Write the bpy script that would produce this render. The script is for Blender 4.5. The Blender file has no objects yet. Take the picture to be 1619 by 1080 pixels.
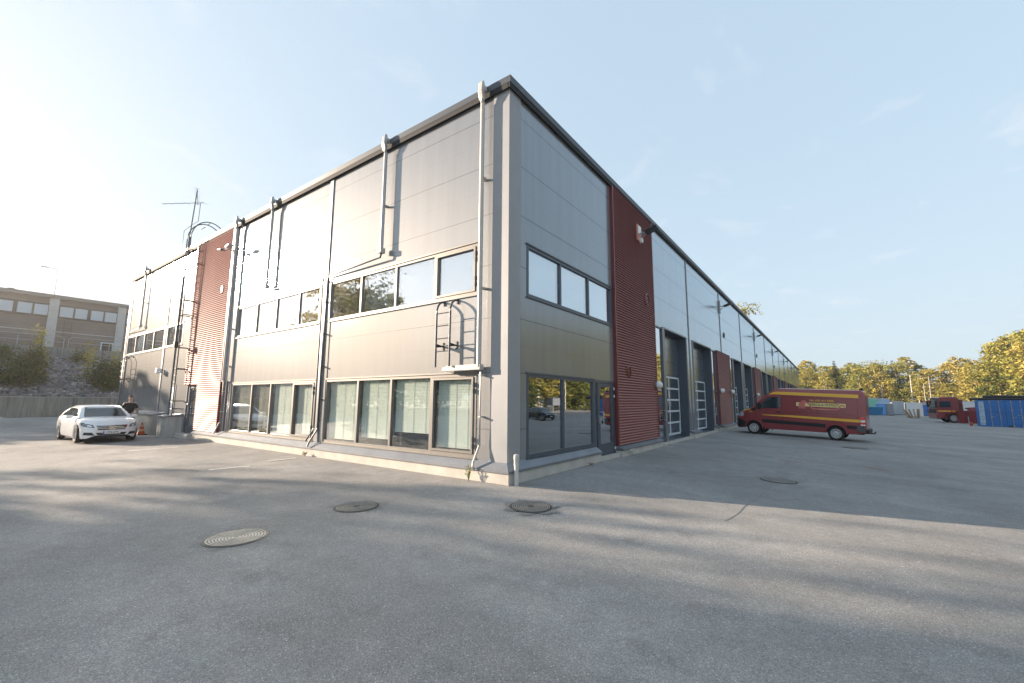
import bpy, bmesh, math, random
from mathutils import Vector, Matrix
from mathutils.bvhtree import BVHTree
random.seed(7)
R = math.radians
scene = bpy.context.scene
C = scene.collection

# ------------------------------------------------------------ camera
YAW, PITCH, ROLL = R(-36.0687), R(7.7332), R(0.3120)
Fv = Vector((math.sin(YAW)*math.cos(PITCH), math.cos(YAW)*math.cos(PITCH), math.sin(PITCH)))
R0 = Vector((math.cos(YAW), -math.sin(YAW), 0)); U0 = R0.cross(Fv)
Rv = R0*math.cos(ROLL)+U0*math.sin(ROLL); Uv = -R0*math.sin(ROLL)+U0*math.cos(ROLL)
cam = bpy.data.cameras.new('camera'); cam.sensor_width = 36; cam.lens = 687.5*36/1619
cam.clip_start = 0.05; cam.clip_end = 3000
co = bpy.data.objects.new('camera', cam); C.objects.link(co)
M = Matrix((Rv, Uv, -Fv)).transposed().to_4x4(); M.translation = Vector((5.4834, -7.3717, 1.9))
co.matrix_world = M
scene.camera = co

# ------------------------------------------------------------ light
SUN_EL = R(14.2); SUN_AZ = math.atan2(-0.40, -1.0)          # towards the sun, measured from +x
D = Vector((math.cos(SUN_EL)*math.cos(SUN_AZ), math.cos(SUN_EL)*math.sin(SUN_AZ), math.sin(SUN_EL)))
w = bpy.data.worlds.new('World'); scene.world = w; w.use_nodes = True
nt = w.node_tree; nt.nodes.clear()
sky = nt.nodes.new('ShaderNodeTexSky'); sky.sky_type = 'NISHITA'; sky.sun_disc = False
sky.sun_elevation = SUN_EL; sky.sun_rotation = math.atan2(D.x, D.y)
sky.altitude = 50; sky.air_density = 1.0; sky.dust_density = 1.6; sky.ozone_density = 1.3
bg = nt.nodes.new('ShaderNodeBackground'); bg.inputs[1].default_value = 0.12
SKY_K = 0.80; SKY_VEIL = (.84, 1.06, 1.26)
wo = nt.nodes.new('ShaderNodeOutputWorld')
# hazy air: the clear-sky radiance is softly compressed and lifted by an even pale veil
vm = nt.nodes.new('ShaderNodeVectorMath'); vm.operation = 'MULTIPLY'; vm.inputs[1].default_value = (.5, .5, .5); nt.links.new(sky.outputs[0], vm.inputs[0])
va = nt.nodes.new('ShaderNodeVectorMath'); va.operation = 'MULTIPLY_ADD'; va.inputs[1].default_value = (SKY_K,)*3; va.inputs[2].default_value = (1, 1, 1); nt.links.new(vm.outputs[0], va.inputs[0])
vd = nt.nodes.new('ShaderNodeVectorMath'); vd.operation = 'DIVIDE'; nt.links.new(vm.outputs[0], vd.inputs[0]); nt.links.new(va.outputs[0], vd.inputs[1])
vv = nt.nodes.new('ShaderNodeVectorMath'); vv.operation = 'ADD'; vv.inputs[1].default_value = SKY_VEIL; nt.links.new(vd.outputs[0], vv.inputs[0])
# a few faint cirrus wisps
tcw = nt.nodes.new('ShaderNodeTexCoord'); spw = nt.nodes.new('ShaderNodeSeparateXYZ'); nt.links.new(tcw.outputs['Generated'], spw.inputs[0])
def wm(op, a, b):
    o = nt.nodes.new('ShaderNodeMath'); o.operation = op
    for i, x in enumerate((a, b)):
        if isinstance(x, (int, float)): o.inputs[i].default_value = x
        else: nt.links.new(x, o.inputs[i])
    return o.outputs[0]
zc = wm('MAXIMUM', spw.outputs[2], .06); cx = wm('DIVIDE', spw.outputs[0], zc); cy = wm('DIVIDE', spw.outputs[1], zc)
cbw = nt.nodes.new('ShaderNodeCombineXYZ'); nt.links.new(wm('MULTIPLY', cx, 1.5), cbw.inputs[0]); nt.links.new(wm('MULTIPLY', cy, 1.1), cbw.inputs[1])
nw = nt.nodes.new('ShaderNodeTexNoise'); nw.inputs['Scale'].default_value = 1.35; nw.inputs['Detail'].default_value = 7; nw.inputs['Roughness'].default_value = .6; nw.inputs['Distortion'].default_value = .5; nt.links.new(cbw.outputs[0], nw.inputs[0])
mr = nt.nodes.new('ShaderNodeMapRange'); nt.links.new(nw.outputs[0], mr.inputs[0]); mr.inputs[1].default_value = .565; mr.inputs[2].default_value = .76; mr.inputs[3].default_value = 0; mr.inputs[4].default_value = .45
mxw = nt.nodes.new('ShaderNodeMix'); mxw.data_type = 'RGBA'; nt.links.new(mr.outputs[0], mxw.inputs[0]); nt.links.new(vv.outputs[0], mxw.inputs[6]); mxw.inputs[7].default_value = (2.15, 2.15, 2.2, 1)
nt.links.new(mxw.outputs[2], bg.inputs[0]); nt.links.new(bg.outputs[0], wo.inputs[0])
sl = bpy.data.lights.new('sun', 'SUN'); sl.energy = 3.8; sl.angle = R(0.6); sl.color = (1, .81, .62)
so = bpy.data.objects.new('sun', sl); C.objects.link(so); so.rotation_euler = D.to_track_quat('Z', 'Y').to_euler()
so.location = (-30, -20, 30)
scene.view_settings.view_transform = 'Standard'; scene.view_settings.look = 'None'
scene.view_settings.exposure = 2.0; scene.view_settings.gamma = 1
scene.render.engine = 'CYCLES'
scene.cycles.use_denoising = True
scene.cycles.max_bounces = 8; scene.cycles.transparent_max_bounces = 12
scene.cycles.sample_clamp_indirect = 12; scene.cycles.blur_glossy = 0.1; scene.cycles.caustics_reflective = True

# ------------------------------------------------------------ helpers
class MB:
    def __init__(s): s.v = []; s.f = []; s.m = []
    def face(s, pts, mi=0):
        n = len(s.v); s.v += [tuple(p) for p in pts]; s.f.append(tuple(range(n, n+len(pts)))); s.m.append(mi)
    def box(s, x0, x1, y0, y1, z0, z1, mi=0):
        n = len(s.v)
        s.v += [(x, y, z) for z in (z0, z1) for y in (y0, y1) for x in (x0, x1)]
        for q in ((0,2,3,1),(4,5,7,6),(0,1,5,4),(2,6,7,3),(0,4,6,2),(1,3,7,5)):
            s.f.append(tuple(n+i for i in q)); s.m.append(mi)
        return s
    def obox(s, c, a, b, cc, mi=0):                   # centre, three half-axis vectors
        c = Vector(c); a = Vector(a); b = Vector(b); cc = Vector(cc); n = len(s.v)
        for k in (-1, 1):
            for j in (-1, 1):
                for i in (-1, 1): s.v.append(tuple(c+a*i+b*j+cc*k))
        for q in ((0,2,3,1),(4,5,7,6),(0,1,5,4),(2,6,7,3),(0,4,6,2),(1,3,7,5)):
            s.f.append(tuple(n+i for i in q)); s.m.append(mi)
        return s
    def tube(s, pts, r, n=8, mi=0, r2=None, cap=True):
        P = [Vector(p) for p in pts]; k = len(P); rings = []
        up = Vector((0, 0, 1))
        for i, p in enumerate(P):
            t = (P[min(i+1, k-1)]-P[max(i-1, 0)]).normalized()
            a = t.cross(up)
            if a.length < .05: a = t.cross(Vector((1, 0, 0)))
            a.normalize(); b = t.cross(a)
            rr = r if r2 is None else r+(r2-r)*i/(k-1)
            ring = []
            for j in range(n):
                g = 2*math.pi*j/n; ring.append(len(s.v)); s.v.append(tuple(p+a*math.cos(g)*rr+b*math.sin(g)*rr))
            rings.append(ring)
        for i in range(k-1):
            for j in range(n):
                s.f.append((rings[i][j], rings[i][(j+1) % n], rings[i+1][(j+1) % n], rings[i+1][j])); s.m.append(mi)
        if cap:
            s.f.append(tuple(rings[0])); s.m.append(mi); s.f.append(tuple(reversed(rings[-1]))); s.m.append(mi)
        return s
    def lathe(s, prof, c=(0,0,0), axis='Z', n=20, mi=0, cap=True):  # prof: (radius, height)
        rings = []
        for (r, h) in prof:
            ring = []
            for j in range(n):
                g = 2*math.pi*j/n; a, b = r*math.cos(g), r*math.sin(g)
                p = {'Z': (a, b, h), 'Y': (a, h, b), 'X': (h, a, b)}[axis]
                ring.append(len(s.v)); s.v.append((c[0]+p[0], c[1]+p[1], c[2]+p[2]))
            rings.append(ring)
        for i in range(len(rings)-1):
            for j in range(n):
                s.f.append((rings[i][j], rings[i][(j+1) % n], rings[i+1][(j+1) % n], rings[i+1][j])); s.m.append(mi)
        if cap: s.f.append(tuple(rings[0])); s.m.append(mi); s.f.append(tuple(reversed(rings[-1]))); s.m.append(mi)
        return s
    def prism(s, poly, axis, a0, a1, mi=0):            # poly in the other two axes
        def P(u, v, a): return {'X': (a, u, v), 'Y': (u, a, v), 'Z': (u, v, a)}[axis]
        n = len(s.v); k = len(poly)
        s.v += [P(u, v, a0) for u, v in poly]+[P(u, v, a1) for u, v in poly]
        s.f.append(tuple(n+i for i in range(k))); s.m.append(mi)
        s.f.append(tuple(n+k+i for i in reversed(range(k)))); s.m.append(mi)
        for i in range(k):
            j = (i+1) % k; s.f.append((n+i, n+j, n+k+j, n+k+i)); s.m.append(mi)
        return s
    def loft(s, secs, mi=0, caps=True):
        rings = []
        for sec in secs:
            rings.append(list(range(len(s.v), len(s.v)+len(sec)))); s.v += [tuple(p) for p in sec]
        k = len(rings[0])
        for a, b in zip(rings, rings[1:]):
            for j in range(k-1): s.f.append((a[j], a[j+1], b[j+1], b[j])); s.m.append(mi)
        if caps:
            s.f.append(tuple(rings[0])); s.m.append(mi); s.f.append(tuple(reversed(rings[-1]))); s.m.append(mi)
        return s
    def build_each(s, name, mats, parent=None, **kw):      # every loose piece becomes an object of its own
        par = list(range(len(s.v)))
        def find(i):
            while par[i] != i: par[i] = par[par[i]]; i = par[i]
            return i
        for f in s.f:
            for i in f[1:]: par[find(i)] = find(f[0])
        grp = {}
        for k, f in enumerate(s.f): grp.setdefault(find(f[0]), []).append(k)
        out = []
        for ks in grp.values():
            q = MB(); mp = {}
            for k in ks:
                for i in s.f[k]:
                    if i not in mp: mp[i] = len(q.v); q.v.append(s.v[i])
                q.f.append(tuple(mp[i] for i in s.f[k])); q.m.append(s.m[k])
            out.append(q.build(name, mats, parent, **kw))
        return out
    def build(s, name, mats, parent=None, smooth=False, bevel=0, recalc=False):
        me = bpy.data.meshes.new(name); me.from_pydata(s.v, [], s.f)
        if not isinstance(mats, (list, tuple)): mats = [mats]
        for m in mats: me.materials.append(m)
        me.polygons.foreach_set('material_index', s.m)
        if recalc or bevel:
            bm = bmesh.new(); bm.from_mesh(me); bmesh.ops.remove_doubles(bm, verts=bm.verts, dist=1e-5)
            bmesh.ops.recalc_face_normals(bm, faces=bm.faces)
            if bevel:
                bmesh.ops.bevel(bm, geom=[e for e in bm.edges if len(e.link_faces) == 2 and e.calc_face_angle(0) > .5], offset=bevel, segments=2, profile=.6, affect='EDGES')
            bm.to_mesh(me); bm.free()
        if smooth: 
            me.polygons.foreach_set('use_smooth', [True]*len(me.polygons))
            try: me.set_sharp_from_angle(angle=R(38))
            except Exception: pass
        me.update()
        o = bpy.data.objects.new(name, me); C.objects.link(o)
        if parent: o.parent = parent
        return o
def tag(o, label=None, cat=None, group=None, kind=None):
    if label: o['label'] = label
    if cat: o['category'] = cat
    if group: o['group'] = group
    if kind: o['kind'] = kind
    return o
def thing(name, label, cat, loc=(0,0,0), rz=0, group=None):
    o = bpy.data.objects.new(name, None); C.objects.link(o); o.empty_display_size = .2
    o.location = loc; o.rotation_euler = (0, 0, rz)
    return tag(o, label, cat, group)
KIDS = {}
def copy_tree(o, parent=None):
    c = o.copy(); C.objects.link(c)
    if parent: c.parent = parent
    for ch in o.children: copy_tree(ch, c)
    return c
def smf(t): t = min(max(t, 0), 1); return t*t*(3-2*t)
def G(x, y):
    z = .22+.33*smf((-x-25)/16)
    z -= .035*min(max(x, 0), 15)
    z -= .02*min(max(-y-1, 0), 8)
    z -= .2*smf((y-60)/60)*smf(x/8)
    return z
def rnd(a, b): return random.uniform(a, b)

# ------------------------------------------------------------ materials
def mat(name, col, rough=.6, metal=0, spec=.5, noise=0, nscale=8, bump=0, bscale=40, coat=0, var=None, emit=None, aniso=None):
    m = bpy.data.materials.new(name); m.use_nodes = True; n = m.node_tree.nodes; l = m.node_tree.links
    b = n['Principled BSDF']; b.inputs['Base Color'].default_value = (*col, 1)
    b.inputs['Roughness'].default_value = rough; b.inputs['Metallic'].default_value = metal
    b.inputs['Specular IOR Level'].default_value = spec; b.inputs['Coat Weight'].default_value = coat
    b.inputs['Coat Roughness'].default_value = .06
    tc = n.new('ShaderNodeTexCoord')
    if noise:
        t = n.new('ShaderNodeTexNoise'); t.inputs['Scale'].default_value = nscale; t.inputs['Detail'].default_value = 6
        l.new(tc.outputs['Object'], t.inputs['Vector'])
        r = n.new('ShaderNodeMapRange'); r.inputs[1].default_value = .25; r.inputs[2].default_value = .75
        r.inputs[3].default_value = 1-noise; r.inputs[4].default_value = 1+noise
        l.new(t.outputs[0], r.inputs[0])
        mx = n.new('ShaderNodeMix'); mx.data_type = 'RGBA'; mx.blend_type = 'MULTIPLY'; mx.inputs[0].default_value = 1
        mx.inputs[6].default_value = (*col, 1); l.new(r.outputs[0], mx.inputs[7]); l.new(mx.outputs[2], b.inputs['Base Color'])
    if bump:
        t = n.new('ShaderNodeTexNoise'); t.inputs['Scale'].default_value = bscale; t.inputs['Detail'].default_value = 8
        l.new(tc.outputs['Object'], t.inputs['Vector'])
        bp = n.new('ShaderNodeBump'); bp.inputs['Strength'].default_value = bump; bp.inputs['Distance'].default_value = .02
        l.new(t.outputs[0], bp.inputs['Height']); l.new(bp.outputs[0], b.inputs['Normal'])
    return m
class NG:                                                  # small node-graph writer
    def __init__(s, m): s.m = m; s.n = m.node_tree.nodes; s.l = m.node_tree.links; s.b = s.n['Principled BSDF']
    def new(s, t, **kw):
        o = s.n.new(t)
        for k, v in kw.items(): setattr(o, k, v)
        return o
    def math(s, op, a, b=None, c=None):
        o = s.n.new('ShaderNodeMath'); o.operation = op
        for i, x in enumerate((a, b, c)):
            if x is None: continue
            if hasattr(x, 'links') or hasattr(x, 'is_linked'): s.l.new(x, o.inputs[i])
            else: o.inputs[i].default_value = x
        return o.outputs[0]
    def noise(s, vec, scale, detail=5, rough=.55, out=0):
        o = s.n.new('ShaderNodeTexNoise'); o.inputs['Scale'].default_value = scale; o.inputs['Detail'].default_value = detail
        o.inputs['Roughness'].default_value = rough
        if vec is not None: s.l.new(vec, o.inputs['Vector'])
        return o.outputs[out]
    def rng(s, x, a, b, c, d):
        o = s.n.new('ShaderNodeMapRange'); s.l.new(x, o.inputs[0])
        for i, v in enumerate((a, b, c, d)): o.inputs[1+i].default_value = v
        return o.outputs[0]
    def mix(s, f, a, b, mode='MIX'):
        o = s.n.new('ShaderNodeMix'); o.data_type = 'RGBA'; o.blend_type = mode
        for i, x in ((0, f), (6, a), (7, b)):
            if hasattr(x, 'is_linked'): s.l.new(x, o.inputs[i])
            elif i == 0: o.inputs[0].default_value = x
            else: o.inputs[i].default_value = (*x, 1) if len(x) == 3 else x
        return o.outputs[2]
    def ramp(s, x, stops):
        o = s.n.new('ShaderNodeValToRGB'); s.l.new(x, o.inputs[0]); e = o.color_ramp.elements
        while len(e) < len(stops): e.new(.5)
        for i, (p, c) in enumerate(stops): e[i].position = p; e[i].color = (*c, 1)
        return o.outputs[0]
    def bump(s, h, strength, dist, normal=None):
        o = s.n.new('ShaderNodeBump'); o.inputs['Strength'].default_value = strength; o.inputs['Distance'].default_value = dist
        s.l.new(h, o.inputs['Height'])
        if normal: s.l.new(normal, o.inputs['Normal'])
        return o.outputs[0]
    def coord(s, k='Object'):
        o = s.n.new('ShaderNodeTexCoord'); return o.outputs[k]
    def sep(s, v):
        o = s.n.new('ShaderNodeSeparateXYZ'); s.l.new(v, o.inputs[0]); return o.outputs
    def scale(s, v, sc):
        o = s.n.new('ShaderNodeMapping'); s.l.new(v, o.inputs[0]); o.inputs['Scale'].default_value = sc; return o.outputs[0]
    def base(s, c): s.l.new(c, s.b.inputs['Base Color'])
    def rough(s, c): s.l.new(c, s.b.inputs['Roughness'])
    def normal(s, c): s.l.new(c, s.b.inputs['Normal'])

# asphalt: aggregate, wear, stains, sealed cracks
asphalt = mat('asphalt', (.085, .084, .083), .85); g = NG(asphalt); P = g.coord()
vor = g.new('ShaderNodeTexVoronoi'); vor.inputs['Scale'].default_value = 120; g.l.new(P, vor.inputs['Vector'])
vc = g.sep(vor.outputs['Color'])
stone = g.rng(vc[0], 0, 1, .70, 1.32)
fine = g.rng(g.noise(P, 260, 3, .7), .3, .7, .82, 1.18)
big = g.rng(g.noise(P, .35, 6, .6), .3, .7, .80, 1.18)
mid = g.rng(g.noise(P, 3.2, 5, .65), .3, .7, .9, 1.1)
k = g.math('MULTIPLY', g.math('MULTIPLY', stone, fine), g.math('MULTIPLY', big, mid))
spark = g.math('MULTIPLY', g.math('GREATER_THAN', vc[1], .965), .09)
k = g.math('ADD', k, g.math('MULTIPLY', spark, 9))
tint = g.mix(g.noise(P, .9, 4), (.275, .260, .245), (.255, .251, .248))
stn = g.rng(g.noise(P, .75, 5, .7), 0.57, .72, 1.0, .74)                    # oil and damp stains
drift = g.rng(g.noise(g.scale(P, (.10, .55, 1)), 1.0, 6, .62), .40, .66, .93, 1.10)  # tyre polished, dusty tracks
k = g.math('MULTIPLY', k, g.math('MULTIPLY', stn, drift))
g.base(g.mix(1.0, tint, k, 'MULTIPLY'))
h = g.math('ADD', g.math('MULTIPLY', vor.outputs['Distance'], -1.0), g.math('MULTIPLY', g.noise(P, 150, 4, .7), .6))
g.normal(g.bump(h, .55, .010))
g.rough(g.rng(g.noise(P, 6, 3), .3, .7, .75, .95))

def panel_mat(name, z0=8.57, pitch=1.214, col=(.195, .20, .212), f0=.12, rough=.22, spec=(.80, .91, 1.0)):
    m = mat(name, col, rough); g = NG(m); P = g.coord(); X = g.sep(P)
    def line(per, w):
        f = g.math('FRACT', g.math('DIVIDE', g.math('ADD', g.math('SUBTRACT', X[2], z0), per*50+per/2), per))
        d = g.math('ABSOLUTE', g.math('SUBTRACT', f, .5))
        return g.math('LESS_THAN', d, w/per/2)
    strong = line(pitch, .016); faint = line(pitch/2, .007)
    micro = g.math('SINE', g.math('MULTIPLY', X[2], 2*math.pi/.075))
    drt = g.rng(g.noise(g.scale(P, (1.5, 1.5, .12)), 2.2, 5, .6), .35, .75, 1.03, .88)
    c = g.mix(strong, col, tuple(x*.2 for x in col)); c = g.mix(g.math('MULTIPLY', faint, .4), c, tuple(x*.5 for x in col))
    c = g.mix(1.0, c, drt, 'MULTIPLY')
    wav = g.noise(g.scale(P, (.5, .5, 1.3)), 1.6, 3)
    hh = g.math('ADD', g.math('MULTIPLY', micro, .00012), g.math('MULTIPLY', wav, .0014))
    nrm = g.bump(hh, .7, 1.0)
    di = g.new('ShaderNodeBsdfDiffuse'); g.l.new(c, di.inputs[0]); di.inputs['Roughness'].default_value = .2
    gl = g.new('ShaderNodeBsdfAnisotropic') if False else g.new('ShaderNodeBsdfGlossy'); gl.distribution = 'BECKMANN'
    gl.inputs[0].default_value = (*spec, 1); gl.inputs['Roughness'].default_value = rough; g.l.new(nrm, gl.inputs['Normal'])
    fk = g.new('ShaderNodeBsdfGlossy'); fk.distribution = 'BECKMANN'; fk.inputs['Roughness'].default_value = .52; fk.inputs[0].default_value = (1, .98, .95, 1)
    mf = g.new('ShaderNodeMixShader'); mf.inputs[0].default_value = .045; g.l.new(di.outputs[0], mf.inputs[1]); g.l.new(fk.outputs[0], mf.inputs[2])
    lw = g.new('ShaderNodeLayerWeight'); lw.inputs[0].default_value = .5
    fr = g.math('ADD', g.math('MULTIPLY', g.math('POWER', lw.outputs['Facing'], 4.0), 1-f0), f0)
    fr = g.math('MULTIPLY', fr, g.math('SUBTRACT', 1.0, g.math('MULTIPLY', strong, .8)))
    mx = g.new('ShaderNodeMixShader'); g.l.new(fr, mx.inputs[0]); g.l.new(mf.outputs[0], mx.inputs[1]); g.l.new(gl.outputs[0], mx.inputs[2])
    out = [n for n in g.n if n.type == 'OUTPUT_MATERIAL'][0]; g.l.new(mx.outputs[0], out.inputs[0])
    return m
panel = panel_mat('dark_grey_sandwich_panel'); panel_hall = panel_mat('silver_sandwich_panel', col=(.28, .29, .305), f0=.22)
panel_door = panel_mat('overhead_door_panel', 4.9, .62, col=(.10, .11, .125), f0=.12, rough=.25)
trim = mat('trim_metal', (.22, .225, .235), .40, .35, noise=.05, nscale=3)
fascia_m = mat('fascia_metal', (.065, .075, .09), .45, .2, noise=.06, nscale=2)
frame_m = mat('window_frame_grey', (.185, .175, .165), .45, .2, noise=.05, nscale=6)
frame_d = mat('window_frame_dark', (.085, .10, .125), .4, .2, noise=.05, nscale=6)
flash_m = mat('zinc_flashing', (.19, .205, .23), .42, .3, noise=.15, nscale=1.5)
pipe_m = mat('galvanised_pipe', (.40, .40, .40), .42, .45, noise=.08, nscale=5)
pipe_w = mat('pipe_pale', (.50, .47, .43), .45, .1, noise=.08, nscale=6)
gap_shade = mat('gap_shade', (.012, .012, .014), .8)  # near-black colour stands in for the shade inside gaps and vent openings
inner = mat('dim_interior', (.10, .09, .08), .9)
blind_w = mat('venetian_blind_white', (.84, .87, .82), .6)
blind_t = mat('venetian_blind_tan', (.30, .27, .23), .7)
roller = mat('roller_blind_pale', (.74, .79, .86), .7)
red_corr = mat('red_corrugated_sheet', (.30, .108, .098), .55, 0, spec=.4, coat=0, noise=.08, nscale=2)
red_trim = mat('red_trim', (.15, .028, .026), .4, .1, coat=.2)
white_pl = mat('white_plastic', (.75, .75, .73), .35, noise=.05, nscale=9)
white_ln = mat('white_frame_paint', (.62, .67, .72), .45, noise=.06, nscale=9)
black_m = mat('black_metal', (.02, .022, .025), .5)
dark_steel = mat('dark_steel', (.10, .11, .125), .42, .6)
concrete = mat('concrete', (.40, .39, .37), .85, noise=.22, nscale=2.5, bump=.25, bscale=30)
conc_p = mat('plinth_concrete', (.47, .44, .40), .85, noise=.14, nscale=3, bump=.2, bscale=35)
rubber = mat('tyre_rubber', (.018, .018, .018), .85, bump=.1, bscale=60)
roof_m = mat('roof_felt', (.05, .05, .05), .9)
def streak_mat(name, col, dark, rough=.9):
    m = mat(name, col, rough); g = NG(m); P = g.coord()
    s = g.noise(g.scale(P, (2.2, 2.2, .16)), 3.0, 6, .65); q = g.noise(P, 9, 6, .7)
    f = g.math('MULTIPLY', g.rng(s, .35, .68, 0, 1), g.rng(q, .2, .7, .5, 1))
    g.base(g.mix(f, col, dark)); g.normal(g.bump(q, .3, .02)); return m
conc_st = streak_mat('weather_streaked_concrete', (.36, .33, .29), (.13, .12, .105))
def glass_mat(name, base=.14, ior=1.9, tint=(.75, .82, .80), wob=.0006):
    m = bpy.data.materials.new(name); m.use_nodes = True; n = m.node_tree.nodes; l = m.node_tree.links; n.clear()
    o = n.new('ShaderNodeOutputMaterial'); t = n.new('ShaderNodeBsdfTransparent'); t.inputs[0].default_value = (*tint, 1)
    gl = n.new('ShaderNodeBsdfGlossy'); gl.inputs['Roughness'].default_value = .02; gl.inputs[0].default_value = (.95, .97, 1, 1)
    fr0 = n.new('ShaderNodeLayerWeight'); fr0.inputs[0].default_value = .5
    fr = n.new('ShaderNodeMath'); fr.operation = 'POWER'; l.new(fr0.outputs['Facing'], fr.inputs[0]); fr.inputs[1].default_value = 3.2
    ad = n.new('ShaderNodeMath'); ad.operation = 'ADD'; ad.use_clamp = True; ad.inputs[1].default_value = base; l.new(fr.outputs[0], ad.inputs[0])
    mx = n.new('ShaderNodeMixShader'); l.new(ad.outputs[0], mx.inputs[0]); l.new(t.outputs[0], mx.inputs[1]); l.new(gl.outputs[0], mx.inputs[2])
    tc = n.new('ShaderNodeTexCoord'); no = n.new('ShaderNodeTexNoise'); no.inputs['Scale'].default_value = .9; l.new(tc.outputs['Object'], no.inputs[0])
    bp = n.new('ShaderNodeBump'); bp.inputs['Distance'].default_value = wob*10; bp.inputs['Strength'].default_value = .5
    l.new(no.outputs[0], bp.inputs['Height']); l.new(bp.outputs[0], gl.inputs['Normal'])
    l.new(mx.outputs[0], o.inputs[0]); return m
glass_sky = glass_mat('coated_window_glass', .34, 1.9, (.86, .92, .93)); glass_sun = glass_mat('sunlit_coated_glass', .52, 1.9, (.9, .94, .95))
glass_lo = glass_mat('clear_window_glass', .13, 1.6, (.95, .975, .96))
glass_tr = glass_mat('reflective_window_glass', .40, 1.9, (.5, .55, .55))
glass_dk = glass_mat('vehicle_glass', .08, 1.6, (.30, .34, .35))

# ------------------------------------------------------------ terrain
def build_ground():
    m = MB()
    xs = sorted(set([-41+i*2.0 for i in range(0, 9)]+[-25+i*2.5 for i in range(1, 24)]+[35, 45, 60, 90, 140, 250, 500, 1400]+[-60, -90, -140, -300, -1400]))
    ys = sorted(set([-40+i*2.5 for i in range(0, 68)]+[-1400, -400, -200, -110, -70, 150, 180, 240, 400, 700, 1500]))
    idx = {}
    for i, x in enumerate(xs):
        for j, y in enumerate(ys): idx[i, j] = len(m.v); m.v.append((x, y, G(x, y)))
    for i in range(len(xs)-1):
        for j in range(len(ys)-1): m.f.append((idx[i, j], idx[i+1, j], idx[i+1, j+1], idx[i, j+1])); m.m.append(0)
    return tag(m.build('ground', asphalt, smooth=True), 'grey weathered asphalt yard around the building', 'asphalt', kind='structure')
build_ground()

# ------------------------------------------------------------ the industrial hall
bld = thing('industrial_building', 'long two storey industrial building with silver grey panels and dark red ribbed strips', 'building')
H_TOP = 9.05; Y_END = 111.2; X_END = -29.0
ML = lambda u, z, d: (u, d, z)             # left facade: plane y=0, depth goes +y
MR = lambda u, z, d: (-d, u, z)            # right facade: plane x=0, depth goes -x
def obox(m, mp, u0, u1, z0, z1, d0, d1, mi=0):
    a = mp(u0, z0, d0); b = mp(u1, z1, d1)
    m.box(min(a[0], b[0]), max(a[0], b[0]), min(a[1], b[1]), max(a[1], b[1]), min(a[2], b[2]), max(a[2], b[2]), mi)
def wall(mp, u0, u1, z0, z1, holes, name, pm=None):
    holes = [h for h in holes if h[0] >= u0-1e-6 and h[1] <= u1+1e-6]
    m = MB(); us = sorted(set([u0, u1]+[h[0] for h in holes]+[h[1] for h in holes])); zs = sorted(set([z0, z1]+[h[2] for h in holes]+[h[3] for h in holes]))
    for a, b in zip(us, us[1:]):
        for c, d in zip(zs, zs[1:]):
            cu, cz = (a+b)/2, (c+d)/2
            if any(h[0] < cu < h[1] and h[2] < cz < h[3] for h in holes): continue
            m.face([mp(a, c, 0), mp(b, c, 0), mp(b, d, 0), mp(a, d, 0)])
    for (a, b, c, d, dep) in holes:
        m.face([mp(a, c, 0), mp(a, d, 0), mp(a, d, dep), mp(a, c, dep)], 1); m.face([mp(b, c, 0), mp(b, d, 0), mp(b, d, dep), mp(b, c, dep)], 1)
        m.face([mp(a, d, 0), mp(b, d, 0), mp(b, d, dep), mp(a, d, dep)], 1); m.face([mp(a, c, 0), mp(b, c, 0), mp(b, c, dep), mp(a, c, dep)], 1)
    return m.build(name, [pm or panel, frame_d], bld)
def blind_mesh(mp, u0, u1, z0, z1, d, pitch=.036, tilt=.007):
    m = MB(); n = int((z1-z0)/pitch)
    for i in range(n):
        z = z1-i*pitch
        m.face([mp(u0, z, d+tilt), mp(u1, z, d+tilt), mp(u1, z-pitch*.93, d-tilt), mp(u0, z-pitch*.93, d-tilt)])
    for t in (.18, .5, .82):
        u = u0+(u1-u0)*t; obox(m, mp, u-.008, u+.008, z1-n*pitch, z1, d-tilt-.006, d-tilt-.002)
    return m
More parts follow.
